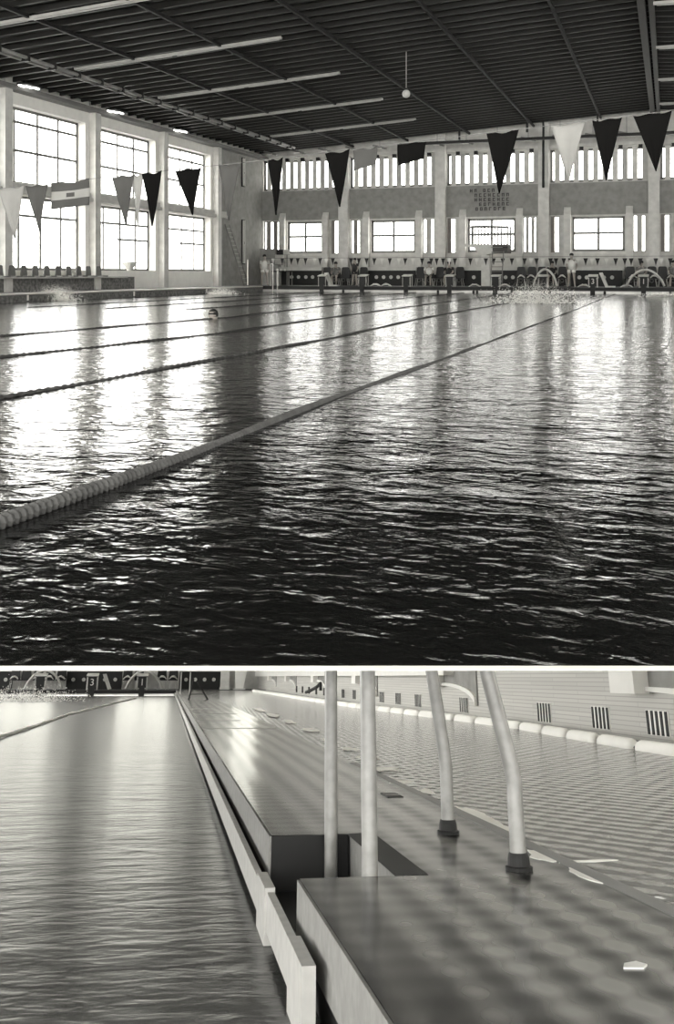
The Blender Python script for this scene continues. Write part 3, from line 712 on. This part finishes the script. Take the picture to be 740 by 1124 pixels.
# ---- people
def person(name, loc, J, lab, cat='person', rz=0, shirt=None, trunks='dark', skin='skin', s=1.0, hairm='hair'):
    r = thing(name, loc, lab, cat, rz=rz)
    # J: joints dict in local coords
    order = ['pelvis', 'chest', 'neck', 'head', 'crown', 'lsh', 'lel', 'lha', 'rsh', 'rel', 'rha', 'lhip', 'lkn', 'lan', 'lto', 'rhip', 'rkn', 'ran', 'rto']
    E_ = [('pelvis', 'chest'), ('chest', 'neck'), ('neck', 'head'), ('head', 'crown'), ('chest', 'lsh'), ('lsh', 'lel'), ('lel', 'lha'), ('chest', 'rsh'), ('rsh', 'rel'), ('rel', 'rha'),
          ('pelvis', 'lhip'), ('lhip', 'lkn'), ('lkn', 'lan'), ('lan', 'lto'), ('pelvis', 'rhip'), ('rhip', 'rkn'), ('rkn', 'ran'), ('ran', 'rto')]
    R_ = dict(pelvis=.14, chest=.15, neck=.055, head=.10, crown=.085, lsh=.06, rsh=.06, lel=.042, rel=.042, lha=.03, rha=.03, lhip=.09, rhip=.09, lkn=.06, rkn=.06, lan=.04, ran=.04, lto=.035, rto=.035)
    me = bpy.data.meshes.new(name + '_body'); me.from_pydata([Vector(J[k]) * s for k in order], [(order.index(a), order.index(b)) for a, b in E_], [])
    o = bpy.data.objects.new('body', me); C.objects.link(o); o.parent = r; me.materials.append(M[skin])
    md = o.modifiers.new('skin', 'SKIN'); md.use_smooth_shade = True
    sv = me.skin_vertices[0] if me.skin_vertices else None
    if sv is None: me.attributes.new('x', 'FLOAT', 'POINT')
    for i, k in enumerate(order):
        sv.data[i].radius = (R_[k] * s * (1.15 if k in ('chest', 'pelvis') else 1), R_[k] * s * (.8 if k in ('chest', 'pelvis') else 1)); sv.data[i].use_root = (k == 'pelvis')
    o.modifiers.new('sub', 'SUBSURF').levels = 1
    H = Vector(J['head']) * s; Cw = Vector(J['crown']) * s; c = H.lerp(Cw, .75); 
    g = MB().lathe((c.x, c.y + .02, c.z), [(.09 * s, -.05 * s), (.115 * s, .0), (.10 * s, .06 * s), (.05 * s, .10 * s), (.005, .11 * s)], 12); g.build('hair', M[hairm], r, smooth=True)
    P_, Ch = Vector(J['pelvis']) * s, Vector(J['chest']) * s
    if trunks:
        g = MB().tube([P_.lerp(Ch, .3), P_, P_ + (Vector(J['lhip']) * s + Vector(J['rhip']) * s - 2 * P_) * .5], [.165 * s, .175 * s, .15 * s], 12)
        for a, b in (('lhip', 'lkn'), ('rhip', 'rkn')):
            A, B = Vector(J[a]) * s, Vector(J[b]) * s; g.tube([A, A.lerp(B, .35)], [.115 * s, .10 * s], 10)
        g.build('trunks', M[trunks], r, smooth=True)
    if shirt:
        g = MB().tube([P_, P_.lerp(Ch, .5), Ch, Ch.lerp(Vector(J['neck']) * s, .7)], [.18 * s, .185 * s, .20 * s, .10 * s], 12)
        for a, b in (('lsh', 'lel'), ('rsh', 'rel')):
            A, B = Vector(J[a]) * s, Vector(J[b]) * s; g.tube([A, A.lerp(B, .6)], [.085 * s, .07 * s], 10)
        g.build('shirt', M[shirt], r, smooth=True)
    return r
STAND = dict(pelvis=(0, 0, .93), chest=(0, 0, 1.28), neck=(0, -.01, 1.48), head=(0, -.02, 1.60), crown=(0, -.01, 1.70), lsh=(-.19, 0, 1.40), lel=(-.26, .02, 1.12), lha=(-.22, -.12, .92),
             rsh=(.19, 0, 1.40), rel=(.27, .02, 1.12), rha=(.24, -.10, .90), lhip=(-.10, 0, .88), lkn=(-.14, -.02, .48), lan=(-.17, 0, .08), lto=(-.19, -.16, .035), rhip=(.10, 0, .88), rkn=(.14, -.02, .48), ran=(.17, 0, .08), rto=(.19, -.16, .035))
SIT = dict(pelvis=(0, .08, .55), chest=(0, .05, .90), neck=(0, .03, 1.08), head=(0, 0, 1.20), crown=(0, .0, 1.30), lsh=(-.19, .04, 1.0), lel=(-.25, -.05, .75), lha=(-.15, -.28, .64),
           rsh=(.19, .04, 1.0), rel=(.25, -.05, .75), rha=(.15, -.28, .64), lhip=(-.10, .04, .55), lkn=(-.13, -.38, .55), lan=(-.13, -.38, .09), lto=(-.14, -.52, .035), rhip=(.10, .04, .55), rkn=(.13, -.38, .55), ran=(.13, -.38, .09), rto=(.14, -.52, .035))
x = onY(290.5, 313, 51.3).x
person('person', (x, 51.3, DZ), STAND, 'person standing in pale clothes behind the corner pool rail', rz=.6, shirt='wall', trunks='cloth_white')
x = onY(627.5, 313, 51.6).x
person('person', (x, 51.6, DZ), STAND, 'person in a pale top and pale trousers standing with legs apart left of block 3', shirt='cloth_white', trunks='column', s=.98)
x = onY(389.5, 313, 52.3).x
person('person', (x, 52.3, DZ), STAND, 'dark haired person standing in front of the fourth chair of the first group', rz=-.4, shirt='dark', trunks='dark', s=.88)
for k, (ci, lab, sh) in enumerate(((1, 'dark haired person sitting on the second chair of the first group', 'chairpale'), (6, 'person in white sitting on the second chair of the second group', 'cloth_white'), (8, 'person in dark clothes sitting on the fourth chair of the second group', 'dark'),
                           (13, 'dark haired person sitting on the fourth chair of the third group', 'chair'), (16, 'person sitting on the second chair of the fourth group', 'chairpale'), (19, 'person sitting on the last chair of the fourth group', 'chairpale'))):
    c = chairs[ci]; person('person', (c.location.x, c.location.y, DZ), SIT, lab, rz=c.rotation_euler.z, shirt=sh, trunks='dark')
# swimmer's head in the water
q = onZ(234, 350, .0)
sw = thing('person', (q.x, q.y, -.02), 'dark head of a swimmer out in the water left of centre', 'person')
MB().lathe((0, 0, .04), [(.05, -.08), (.09, -.02), (.105, .06), (.09, .14), (.04, .18), (.005, .185)], 12).build('head', M['skin'], sw, smooth=True)
MB().lathe((0, .01, .07), [(.108, 0), (.112, .06), (.09, .13), (.03, .17), (.005, .175)], 12).build('hair', M['hair'], sw, smooth=True)

# ================================================================== LOWER HALL (the walkway between the two pools)
pre = set(o.name for o in SC.objects)
VX, VY = 184.0, 743.0
axv = Vector((VX - CXP, HYP - VY, FPX)).normalized()          # (right, up, forward)
upv = Vector((0, FPX, VY - HYP)).normalized()
def toW(v): return RT * v[0] + UP * v[1] + FW * v[2]
AX = toW(axv); ZU = toW(upv); XR = AX.cross(ZU).normalized()
LM = Matrix((XR, AX, ZU)).transposed().to_4x4(); LM.translation = CAM - ZU * 1.0
xrv = Vector((XR.dot(RT), XR.dot(UP), XR.dot(FW)))
def lray(px, py):
    d = Vector(((px - CXP) / FPX, (HYP - py) / FPX, 1)); return Vector((d.dot(xrv), d.dot(axv), d.dot(upv)))
def lZ(px, py, Z): d = lray(px, py); return Vector((0, 0, 1)) + d * ((Z - 1) / d.z)
def lX(px, py, X): d = lray(px, py); return Vector((0, 0, 1)) + d * (X / d.x)
def lY(px, py, Y): d = lray(px, py); return Vector((0, 0, 1)) + d * (Y / d.y)

def tile_mat():
    m = bpy.data.materials.new('wet_walkway_tile'); m.use_nodes = True; nt = m.node_tree; L = nt.links.new; b = nt.nodes['Principled BSDF']
    tc = nt.nodes.new('ShaderNodeTexCoord'); sep = nt.nodes.new('ShaderNodeSeparateXYZ'); L(tc.outputs['Object'], sep.inputs[0])
    def mth(op, a, b_=None, c=None):
        n = nt.nodes.new('ShaderNodeMath'); n.operation = op
        for i, v in enumerate((a, b_, c)):
            if v is None: continue
            if isinstance(v, (int, float)): n.inputs[i].default_value = v
            else: L(v, n.inputs[i])
        return n.outputs[0]
    nz = nt.nodes.new('ShaderNodeTexNoise'); nz.inputs['Scale'].default_value = 3; nz.inputs['Detail'].default_value = 4; L(tc.outputs['Object'], nz.inputs['Vector'])
    wob = mth('MULTIPLY', mth('SUBTRACT', nz.outputs['Fac'], .5), .04)
    PERX = .155
    def band(o_, per): return mth('MULTIPLY', mth('ADD', mth('SINE', mth('MULTIPLY', mth('ADD', o_, wob), 2 * PI / per)), 1), .5)
    bx_ = band(sep.outputs[0], .18); by_ = band(sep.outputs[1], .18)
    pat = mth('ADD', mth('MULTIPLY', bx_, .72), mth('MULTIPLY', by_, .28))
    pat = mth('ADD', mth('MULTIPLY', pat, .92), mth('MULTIPLY', nz.outputs['Fac'], .14))
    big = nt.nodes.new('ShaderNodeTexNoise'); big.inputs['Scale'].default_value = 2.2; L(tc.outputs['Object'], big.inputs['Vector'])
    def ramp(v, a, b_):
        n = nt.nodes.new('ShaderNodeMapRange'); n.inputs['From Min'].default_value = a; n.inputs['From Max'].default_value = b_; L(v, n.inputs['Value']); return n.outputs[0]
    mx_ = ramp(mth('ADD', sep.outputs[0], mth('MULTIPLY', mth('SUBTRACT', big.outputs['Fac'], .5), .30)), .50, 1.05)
    reflection_mask = mth('MAXIMUM', mx_, ramp(sep.outputs[1], 6.5, 13.0))  # darkening along the kerb paints in the dark wet reflection there
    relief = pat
    pat = mth('MULTIPLY', pat, mth('ADD', mth('MULTIPLY', reflection_mask, .75), .25))
    L(mth('ADD', mth('MULTIPLY', mth('MULTIPLY', pat, .5), reflection_mask), .06), b.inputs['Specular IOR Level'])
    cr = nt.nodes.new('ShaderNodeValToRGB'); L(pat, cr.inputs[0])
    cr.color_ramp.elements[0].position = .22; cr.color_ramp.elements[0].color = (.005, .005, .0045, 1)
    cr.color_ramp.elements[1].position = .8; cr.color_ramp.elements[1].color = (.20, .195, .18, 1)
    L(cr.outputs[0], b.inputs['Base Color'])
    b.inputs['Roughness'].default_value = .2; b.inputs['Specular IOR Level'].default_value = .33
    bp = nt.nodes.new('ShaderNodeBump'); bp.inputs['Distance'].default_value = .0015; L(relief, bp.inputs['Height']); L(bp.outputs[0], b.inputs['Normal'])
    return m
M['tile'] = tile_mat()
def brick_mat():
    m = bpy.data.materials.new('whitewashed_coursed_wall'); m.use_nodes = True; nt = m.node_tree; L = nt.links.new; b = nt.nodes['Principled BSDF']; b.inputs['Roughness'].default_value = .8
    tc = nt.nodes.new('ShaderNodeTexCoord'); sp = nt.nodes.new('ShaderNodeSeparateXYZ'); mp = nt.nodes.new('ShaderNodeCombineXYZ'); L(tc.outputs['Object'], sp.inputs[0]); L(sp.outputs[1], mp.inputs[0]); L(sp.outputs[2], mp.inputs[1])
    br = nt.nodes.new('ShaderNodeTexBrick'); L(mp.outputs[0], br.inputs['Vector']); br.inputs['Scale'].default_value = 1
    br.inputs['Brick Width'].default_value = 1.9; br.inputs['Row Height'].default_value = .055; br.inputs['Mortar Size'].default_value = .006
    br.inputs['Color1'].default_value = (.52, .51, .475, 1); br.inputs['Color2'].default_value = (.46, .45, .42, 1); br.inputs['Mortar'].default_value = (.36, .352, .325, 1)
    L(br.outputs[0], b.inputs['Base Color']); return m
M['brick'] = brick_mat()
M['kerb'] = mat('pale_kerb_concrete', .22, .6, noise=.15, scale=20); M['gutter'] = mat('white_gutter_lip', .42, .5, noise=.1, scale=15)
M['waterL'] = water_mat('grey_pool_water', .05, [(2, .009, .45, 0), (7, .0078, .45, 0), (20, .0022, .6, 0)], rough=.24)
M['waterR'] = water_mat('clear_rippled_water', .17, [(2, .006, 1, 0), (12, .0015, 1, 0)], rough=.08, wave=[(2.2, .006, .65), (2.2, .006, -.55)])
M['roof2'] = mat('dark_soffit', .008, .8)
M['dimmed'] = dim_glass_mat('dimmed_window_glass', .8)  # tint added to dim the sky coming through the end windows
YE = 62.0
mb = MB(); mb.add([(-32, .8, 0), (.54, .8, 0), (.54, YE, 0), (-32, YE, 0)], [(0, 1, 2, 3)]); tag(mb.build('pool_water', M['waterL']), 'grey rippled water left of the tiled walkway', 'water', kind='stuff')
mb = MB(); mb.add([(1.68, .8, .285), (5.7, .8, .285), (5.7, YE, .285), (1.68, YE, .285)], [(0, 1, 2, 3)]); tag(mb.build('pool_water', M['waterR']), 'finely rippled shallow water right of the tiled walkway', 'water', kind='stuff')
# walkway slab with ladder recess
mb = MB()
def slab(m_, x0, x1, y0, y1, z0=.13, z1=.30): m_.box((x0, y0, z0), (x1, y1, z1))
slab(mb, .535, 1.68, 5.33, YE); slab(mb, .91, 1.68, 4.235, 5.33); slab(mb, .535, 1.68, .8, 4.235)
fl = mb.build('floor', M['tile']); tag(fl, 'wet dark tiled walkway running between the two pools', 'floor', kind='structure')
g = MB().box((.525, 5.33, .128), (.535, YE, .296)); g.build('kerb_face', M['kerb'], fl)
MB().box((.525, .8, .11), (.535, 4.235, .296)).build('kerb_face', M['kerb'], fl)
MB().box((.902, 4.235, -.05), (.91, 5.25, .297)).build('recess_face', M['kerb'], fl)
MB().box((.90, 4.235, .3), (1.03, 5.33, .3015)).build('recess_shadow_border', M['black'], fl)  # dark border strip that also paints in the shadow beside the recess
MB().box((.535, 5.32, -.05), (.91, 5.328, .298)).box((.902, 5.25, -.05), (.912, 5.319, .297)).build('recess_face', M['black'], fl)  # black colour puts the darkness inside the recess onto these faces
MB().box((.54, .8, -.3), (.56, 4.2, .11)).box((.54, 5.35, -.3), (.56, YE, .128)).build('gutter_back', M['dark'], fl)
MB().box((.49, 5.0, -.05), (.9, YE, .035)).box((.49, 4.2, -.05), (.96, 5.4, .07)).build('gutter_bed', M['dark'], fl)
for y, xa, xb in ((15.8, .55, 1.62), (18.6, .55, 1.3), (21.9, .55, 1.45), (25.5, .6, 1.2)):
    MB().box((xa, y, .3), (xb, y + .10, .304)).build('drain_strip', M['gutter'], fl)
mb = MB(); mb.box((.455, 5.0, .035), (.485, YE, .165)); mb.box((.455, 3.80, .045), (.485, 4.68, .185))
gt = mb.build('gutter_lip', M['gutter']); tag(gt, 'white overflow gutter lip below the walkway kerb', 'gutter')
MB().box((.445, 4.66, -.12), (.488, 5.02, .20)).build('post', M['gutter'], gt)
MB().box((.445, 3.45, -.25), (.488, 3.82, .205)).build('post', M['gutter'], gt)
# handrails: two loops
def rail(Y, xb, bend, lab):
    r = thing('handrail', (.81, Y, .07), lab, 'handrail')
    pts = [(0, 0, 0), (0, 0, .62), (0, 0, 1.03)]
    dx = xb - .81; top = 1.22 - .07
    z1 = 1.0
    tx = bend
    for t in range(1, 8):
        a = PI * t / 8; pts.append((tx / 2 - tx / 2 * math.cos(a), 0, z1 + .08 + (top + .1 - z1) * math.sin(a)))
    pts += [(tx, 0, z1 + .06), (tx + .02, 0, z1 - .06), (dx - .005, 0, .58), (dx, 0, .47), (dx, 0, .24)]
    # smooth resample
    P_ = [Vector(p) for p in pts]; out = []
    for i in range(len(P_) - 1):
        p0, p1, p2, p3 = P_[max(i - 1, 0)], P_[i], P_[i + 1], P_[min(i + 2, len(P_) - 1)]
        for k in range(4):
            t = k / 4; out.append(.5 * ((2 * p1) + (p2 - p0) * t + (2 * p0 - 5 * p1 + 4 * p2 - p3) * t * t + (3 * p1 - p0 - 3 * p2 + p3) * t ** 3))
    out.append(P_[-1])
    MB().tube(out, .0315, 16).build('tube', M['steel'], r, smooth=True)
    MB().lathe((dx, 0, .225), [(.052, 0), (.054, .018), (.044, .022), (.042, .05), (.037, .065), (.034, .066)], 20).build('base_cup', M['dark'], r, smooth=False)
    MB().lathe((0, 0, 0), [(.05, 0), (.05, .015), (.034, .025)], 16).build('flange', M['dark'], r)
    return r
rail(5.25, 1.383, .50, 'farther steel handrail loop rising from the kerb recess to the walkway')
rail(4.27, 1.405, .49, 'nearer steel handrail loop, thickest pole at the recess')
# foam patches along the far edge of walkway
random.seed(5)
def patch(px, py, w_, l_, k):
    q = lZ(px, py, .302); n = 12; g = MB()
    pts = [(q.x + w_ * math.cos(2 * PI * i / n) * random.uniform(.5, 1.1), q.y + l_ * math.sin(2 * PI * i / n) * random.uniform(.5, 1.1)) for i in range(n)]
    g.poly(pts, 'z', .302, .308); return g
g = MB()
for k, (px, py, a, b) in enumerate(((420, 844, .16, .22), (405, 832, .12, .3), (440, 858, .10, .12), (468, 868, .06, .2), (520, 893, .06, .35), (548, 906, .05, .35), (598, 940, .06, .16), (640, 958, .06, .2), (385, 822, .1, .35), (362, 812, .1, .5), (340, 801, .12, .6), (318, 792, .14, .9), (300, 785, .14, 1.2), (285, 779, .16, 1.6), (640, 945, .16, .03))):
    q = lZ(px, py, .302); n = 14
    pts = [(q.x + a * math.cos(2 * PI * i / n) * random.uniform(.45, 1.15), q.y + b * math.sin(2 * PI * i / n) * random.uniform(.45, 1.15)) for i in range(n)]
    g.poly(pts, 'z', .300, .3025)
tag(g.build('water_foam', M['foam']), 'white foam and puddles along the right edge of the walkway', 'foam', kind='stuff')
mb = MB(); mb.box((1.62, .8, .29), (1.69, 9.5, .303)); tag(mb.build('trim_4', M['deck']), 'thin raised edge between walkway and shallow water', 'edge', kind='structure')
q = lZ(430, 873, .3)
dr = thing('floor_drain', (q.x, q.y, .3), 'small dark slotted drain in the walkway', 'drain')
MB().box((-.05, -.12, 0), (.05, .12, .004)).build('cover', M['black'], dr)
for k in (-1, 1): MB().box((-.05, k * .04 - .006, .004), (.05, k * .04 + .006, .008)).build('bar', M['kerb'], dr)
q = lZ(693, 1061, .3)
o = MB().poly([(-.03, -.02), (.02, -.03), (.045, .0), (.03, .035), (-.01, .02)], 'z', 0, .004).build('paper_scrap', M['white']); o.location = (q.x, q.y, .3); tag(o, 'small white scrap lying on the wet walkway', 'scrap')
# buoy line
bl = thing('buoy_line', (4.9, 10, .30), 'line of thick white floats along the right wall', 'buoy line')
path = [(5.05, 7.6), (4.97, 10.1), (5.0, 11.4), (5.08, 13), (5.22, 15), (5.2, 17.3), (5.05, 20), (4.85, 24), (4.65, 29), (4.6, 36), (4.6, 46), (4.6, 58)]
def pth(s_):
    for i in range(len(path) - 1):
        if s_ <= path[i + 1][1]:
            t = (s_ - path[i][1]) / (path[i + 1][1] - path[i][1]); return Vector((path[i][0] + (path[i + 1][0] - path[i][0]) * t - 4.9, s_ - 10, .0))
    return Vector((path[-1][0] - 4.9, s_ - 10, 0))
MB().tube([pth(7.6 + k * 1.0) for k in range(50)], .018, 6).build('rope', M['dark'], bl)
y = 7.7
while y < 57:
    a = pth(y); b = pth(y + .98); d = (b - a)
    g = MB(); prof = [(0, .04), (.05, .075), (.10, .088), (.3, .090), (.5, .088), (.7, .09), (.90, .088), (.95, .075), (1, .04)]
    g.tube([a + d * t for t, _ in prof], [r for _, r in prof], 14); g.build('float', M['foam'], bl, smooth=True); y += 1.10
# right wall
KX = 5.7
mb = MB(); mb.poly([(.8, -.6), (.8, -.35), (24, 9.6), (70, 9.6), (70, -.6)], 'x', KX, KX + .3); wr = mb.build('wall_right', M['brick']); tag(wr, 'whitewashed coursed wall beyond the float line', 'wall', kind='structure')
MB().box((KX - .25, 20.6, 1.03), (KX, 68, 1.5)).build('ledge', M['white'], wr)
for Yc in (12.28, 21.75, 31.2, 40.4, 49.7, 58.5):
    MB().box((KX - .22, Yc - .35, .815), (KX, Yc + .35, 1.6)).build('stub_column', M['white'], wr)
    pts = [(Yc - .35, 1.6), (Yc - .35, .835)]
    arcp = [(Yc - .35 - 2.3 * math.sin(t * PI / 20), .835 - .33 * (1 - math.cos(t * PI / 20))) for t in range(1, 11)]
    # dark panel above the curved rib
    MB().poly([(Yc - .35, 1.6), (Yc - .35, .82)] + arcp + [(Yc - 2.65, 1.6)], 'x', KX - .03, KX + .01).build('arched_panel', M['wall_dark'], wr)
    o_ = [(u, v) for u, v in [(Yc - .35, .84)] + arcp]; i_ = [(u, v + .05 * (1 + 1.2 * k / len(o_))) for k, (u, v) in enumerate(o_)]
    MB().poly(o_ + i_[::-1], 'x', KX - .08, KX).build('curved_rib', M['white'], wr)
gk = 0
yy = 11.85
gy = [11.85, 13.5, 15.63, 17.9, 20.05, 22.0, 23.85, 25.95, 28, 30.1, 32.2, 34.3, 36.4, 38.5, 40.6, 42.7, 44.8, 46.9]
go = None
for k, y in enumerate(gy):
    if go is None:
        go = thing('wall_grille', (KX, y, .365), '', 'grille')
        MB().box((-.012, -.29, 0), (.02, .29, .27)).build('back_plate', M['reveal'], go)
        for j in range(5): MB().box((-.02, -.275 + j * .12, .005), (.0, -.215 + j * .12, .265)).build('slot', M['dark'], go)
        o = go
    else: o = copy_tree(go)
    o.location = (KX - .002, y, .365); tag(o, 'dark slotted ventilation grille low in the right wall, %s from the right' % ORD[k], 'grille', 'ventilation grilles along the right wall')
# dark hose hanging over floats
q = lX(352, 752, 4.7); 
o = MB().tube([lX(352, 750, 4.75), lX(348, 754, 4.7), lX(341, 758, 4.68), lX(336, 760, 4.66)], .05, 6).tube([lX(352, 750, 4.75), lX(352, 758, 4.75)], .05, 6).build('ladder_hook', M['black']); tag(o, 'small dark bent hook standing at the float line in the distance', 'hook')
# end wall
mb = MB()
hl = []
for k in range(-5, 2):
    c = -8.5 + 0 + 7.1 * (k + 1)
    hl += [(c - 3.1, c + 3.1, 7.0, 9.4), (c - 1.7, c + 1.7, 2.4, 4.9)]
YW = YE + 5
wall_cells(-34, 9, -.4, 13.5, hl, lambda u0, u1, z0, z1: mb.box((u0, YW, z0), (u1, YW + .4, z1)))
we = mb.build('wall_back', M['wall']); tag(we, 'far end wall seen at the end of the walkway', 'wall', kind='structure')
for k, h_ in enumerate(hl):
    wn += 1
    r = thing('window_%d' % wn, ((h_[0] + h_[1]) / 2, YW + .2, h_[2]), 'far end window above the walkway hall, number %s in its wall' % ORD[k], 'window', kind='structure')
    a = (h_[1] - h_[0]) / 2; hh = h_[3] - h_[2]
    MB().box((-a, -.05, 0), (-a + .1, .05, hh)).box((a - .1, -.05, 0), (a, .05, hh)).box((-.05, -.05, 0), (.05, .05, hh)).box((-a, -.05, hh / 2 - .04), (a, .05, hh / 2 + .04)).build('window_frame', M['frame'], r)
    MB().box((-a, -.005, 0), (a, .005, hh)).build('pane', M['dimmed'], r)
mb = MB(); mb.box((-32, YE, .12), (.56, YW, DZ)); mb.box((.56, YE, .12), (5.7, YW, DZ)); tag(mb.build('floor', M['dark']), 'dark deck at the far end of the walkway', 'floor', kind='structure')
mb = MB(); mb.box((-32, YE + .05, -.3), (.5, YE + .2, .12)); tag(mb.build('trim_5', M['tilewall']), 'pale pool end wall beside the walkway', 'pool wall', kind='structure')
# bench front
for k, (xa, xb) in enumerate(((-30, 14), (73, 134), (197, 242))):
    a = lY(xa, 745, YE + 3.2).x; b = lY(xb, 745, YE + 3.2).x
    r = thing('bench_front', ((a + b) / 2, YE + 3.2, DZ), 'dark vented bench front ending the walkway hall, %s from the left' % ORD[k], 'bench', 'bench fronts in the walkway hall')
    h = (b - a) / 2
    MB().box((-h, 0, 0), (h, .1, 1.0)).build('panel', M['dark'], r); MB().box((-h - .1, -.1, 1.0), (h + .1, .5, 1.25)).build('ledge', M['wall'], r)
    n = int((b - a) / .62)
    for j in range(n):
        x = -h + .4 + j * (2 * h - .8) / max(1, n - 1)
        MB().poly([(x + .11 * math.cos(t * PI / 6), .55 + .11 * math.sin(t * PI / 6)) for t in range(12)], 'y', -.03, 0).build('vent', M['wall'], r)
a = lY(247, 745, YE + 2).x
cl = thing('end_pillar', (a, YE + 2, DZ), 'pale pillar at the right end of the dark bench front', 'pillar')
MB().box((-.25, -.2, 0), (.25, .2, 2.6)).build('shaft', M['column'], cl); MB().box((-.3, -.25, 0), (.3, .25, .12)).build('plinth', M['wall'], cl)
a = lY(263, 745, YE + 1).x
cl = thing('end_pillar', (a, YE + 1, DZ), 'white flared pillar near the far corner of the shallow pool', 'pillar')
MB().poly([(-.2, 0), (.2, 0), (.55, 1.6), (.5, 2.4), (-.5, 2.4), (-.3, 1.6)], 'y', -.2, .2).build('shaft', M['white'], cl); MB().box((-.35, -.25, 0), (.35, .25, .08)).build('plinth', M['wall'], cl)
# chairs
for gi, ps in enumerate(((16, 28, 41.5, 54.5, 67), (140, 153, 0, 178, 190))):
    for k, px in enumerate(ps):
        if not px: continue
        x = lY(px, 745, YE + 2.6).x; o = copy_tree(ch0); o.location = (x, YE + 2.6, DZ); o.scale = (1.1, 1.15, 1.22); o.rotation_euler = (0, 0, random.uniform(-.1, .1))
        tag(o, 'dark chair ending the walkway hall, %s in the %s group from left' % (ORD[k], ORD[gi]), 'chair', 'chairs at the end of the walkway hall')
        if random.random() < .8:
            t = towel(100, 300, 50, .5, .22, 'pale towel over the %s chair of the %s walkway hall group' % (ORD[k], ORD[gi])); t.location = (x, YE + 2.4, DZ + .58)
for px, n, lab in ((101, '3', 'starting block number 3 at the end of the walkway hall'), (156, '1', 'starting block number 1 nearest the walkway'), (44, '', 'leftmost starting block at the end of the walkway hall')):
    x = lY(px, 750, YE).x; block(x, n, lab, Y=YE, z=DZ, s=1.22)
    if px == 101:
        MBp = MB().add([(-.3, 0, .85), (-.1, 0, .87), (.25, 0, .06), (.05, 0, .02), (-.3, .3, .85), (-.1, .3, .87), (.25, .3, .06), (.05, .3, .02)],
             [(0, 3, 2, 1), (4, 5, 6, 7), (0, 1, 5, 4), (1, 2, 6, 5), (2, 3, 7, 6), (3, 0, 4, 7)])
        o = MBp.build('step_plate', M['column']); o.location = (x + .8, YE + .9, DZ); tag(o, 'slanted pale plate right of starting block 3 in the walkway hall', 'step')
    else:
        o = MB().tube([(x - .95 + 2.1 * i / 14, YE + 1.0, DZ + .06 + 1.0 * math.sin(PI * i / 14) ** .7) for i in range(15)], .07, 8).build('curved_tube', M['wall'], smooth=True)
        tag(o, 'pale curved tube behind the %s starting block in the walkway hall' % ('rightmost' if n == '1' else 'leftmost'), 'tube')
# far small folding stand and pole on the walkway
q = lZ(224, 768, .3)
st = thing('folding_stand', (q.x, q.y, .3), 'small dark folding A-shaped stand far down the walkway', 'stand')
Yq = q.y
for a, b in (((207, 769), (213, 745)), ((228, 768), (216, 747))):
    pa = lY(*a, Yq) - q; pb = lY(*b, Yq) - q; pa.z = 0
    MB().tube([pa, pb], [.035, .02], 6).build('leg', M['dark'], st)
pa = lY(209, 762, Yq) - q; pb = lY(225, 762, Yq) - q
MB().tube([pa, pb], .012, 5).build('brace', M['dark'], st)
for px, lab in ((198, 'thin pale pole standing at the kerb far down the walkway'), (208, 'second thin pale pole far down the walkway')):
    q = lZ(px, 762, .3); o = MB().tube([(0, 0, 0), (0, 0, .9)], .03, 6).build('rail_pole', M['cord']); o.location = (q.x, q.y, .3); tag(o, lab, 'pole')
# lane rope in the lower left pool
lane_rope([lZ(-10, 812, .03), lZ(40, 796, .03), lZ(75, 784, .03), lZ(150, 766, .03)], 'pale lane rope on the water left of the walkway', r=.03, seg=.2, m='white')
g = MB(); 
q = lZ(30, 770, 0); random.seed(9)
for k in range(1800):
    x = q.x + random.gauss(0, 1.0); y_ = q.y + random.gauss(0, .8); z = abs(random.gauss(0, .25)); r = random.uniform(.01, .025)
    g.add([(x + r, y_, z), (x - r, y_, z), (x, y_ + r, z), (x, y_ - r, z), (x, y_, z + r), (x, y_, z - r)], [(0, 2, 4), (2, 1, 4), (1, 3, 4), (3, 0, 4), (2, 0, 5), (1, 2, 5), (3, 1, 5), (0, 3, 5)])
tag(g.build('splash', M['foam']), 'white splash in the water below the left chairs', 'splash', kind='stuff')
# enclosing roof of this hall, then an added sky blocker
mb = MB(); mb.box((-34, 31, 9.6), (9, YW + .4, 9.9)); tag(mb.build('ceiling', M['roof2']), 'dark roof over the far part of the walkway hall', 'ceiling', kind='structure')
mb = MB(); mb.poly([(-34, 9.6), (9, 9.6), (9, 12.6), (-34, 9.9)], 'y', 31, 31.3); tag(mb.build('sky_blocker', M['roof2']), 'unseen dark sky blocker added above the walkway hall roof edge', 'wall', kind='structure')  # added panel closing the gap where bright sky would reflect
# move the whole walkway hall into place
for o in list(SC.objects):
    if o.name not in pre and o.parent is None:
        o.matrix_world = LM @ (Matrix.Translation(o.location) @ o.rotation_euler.to_matrix().to_4x4() @ Matrix.Diagonal((*o.scale, 1)))
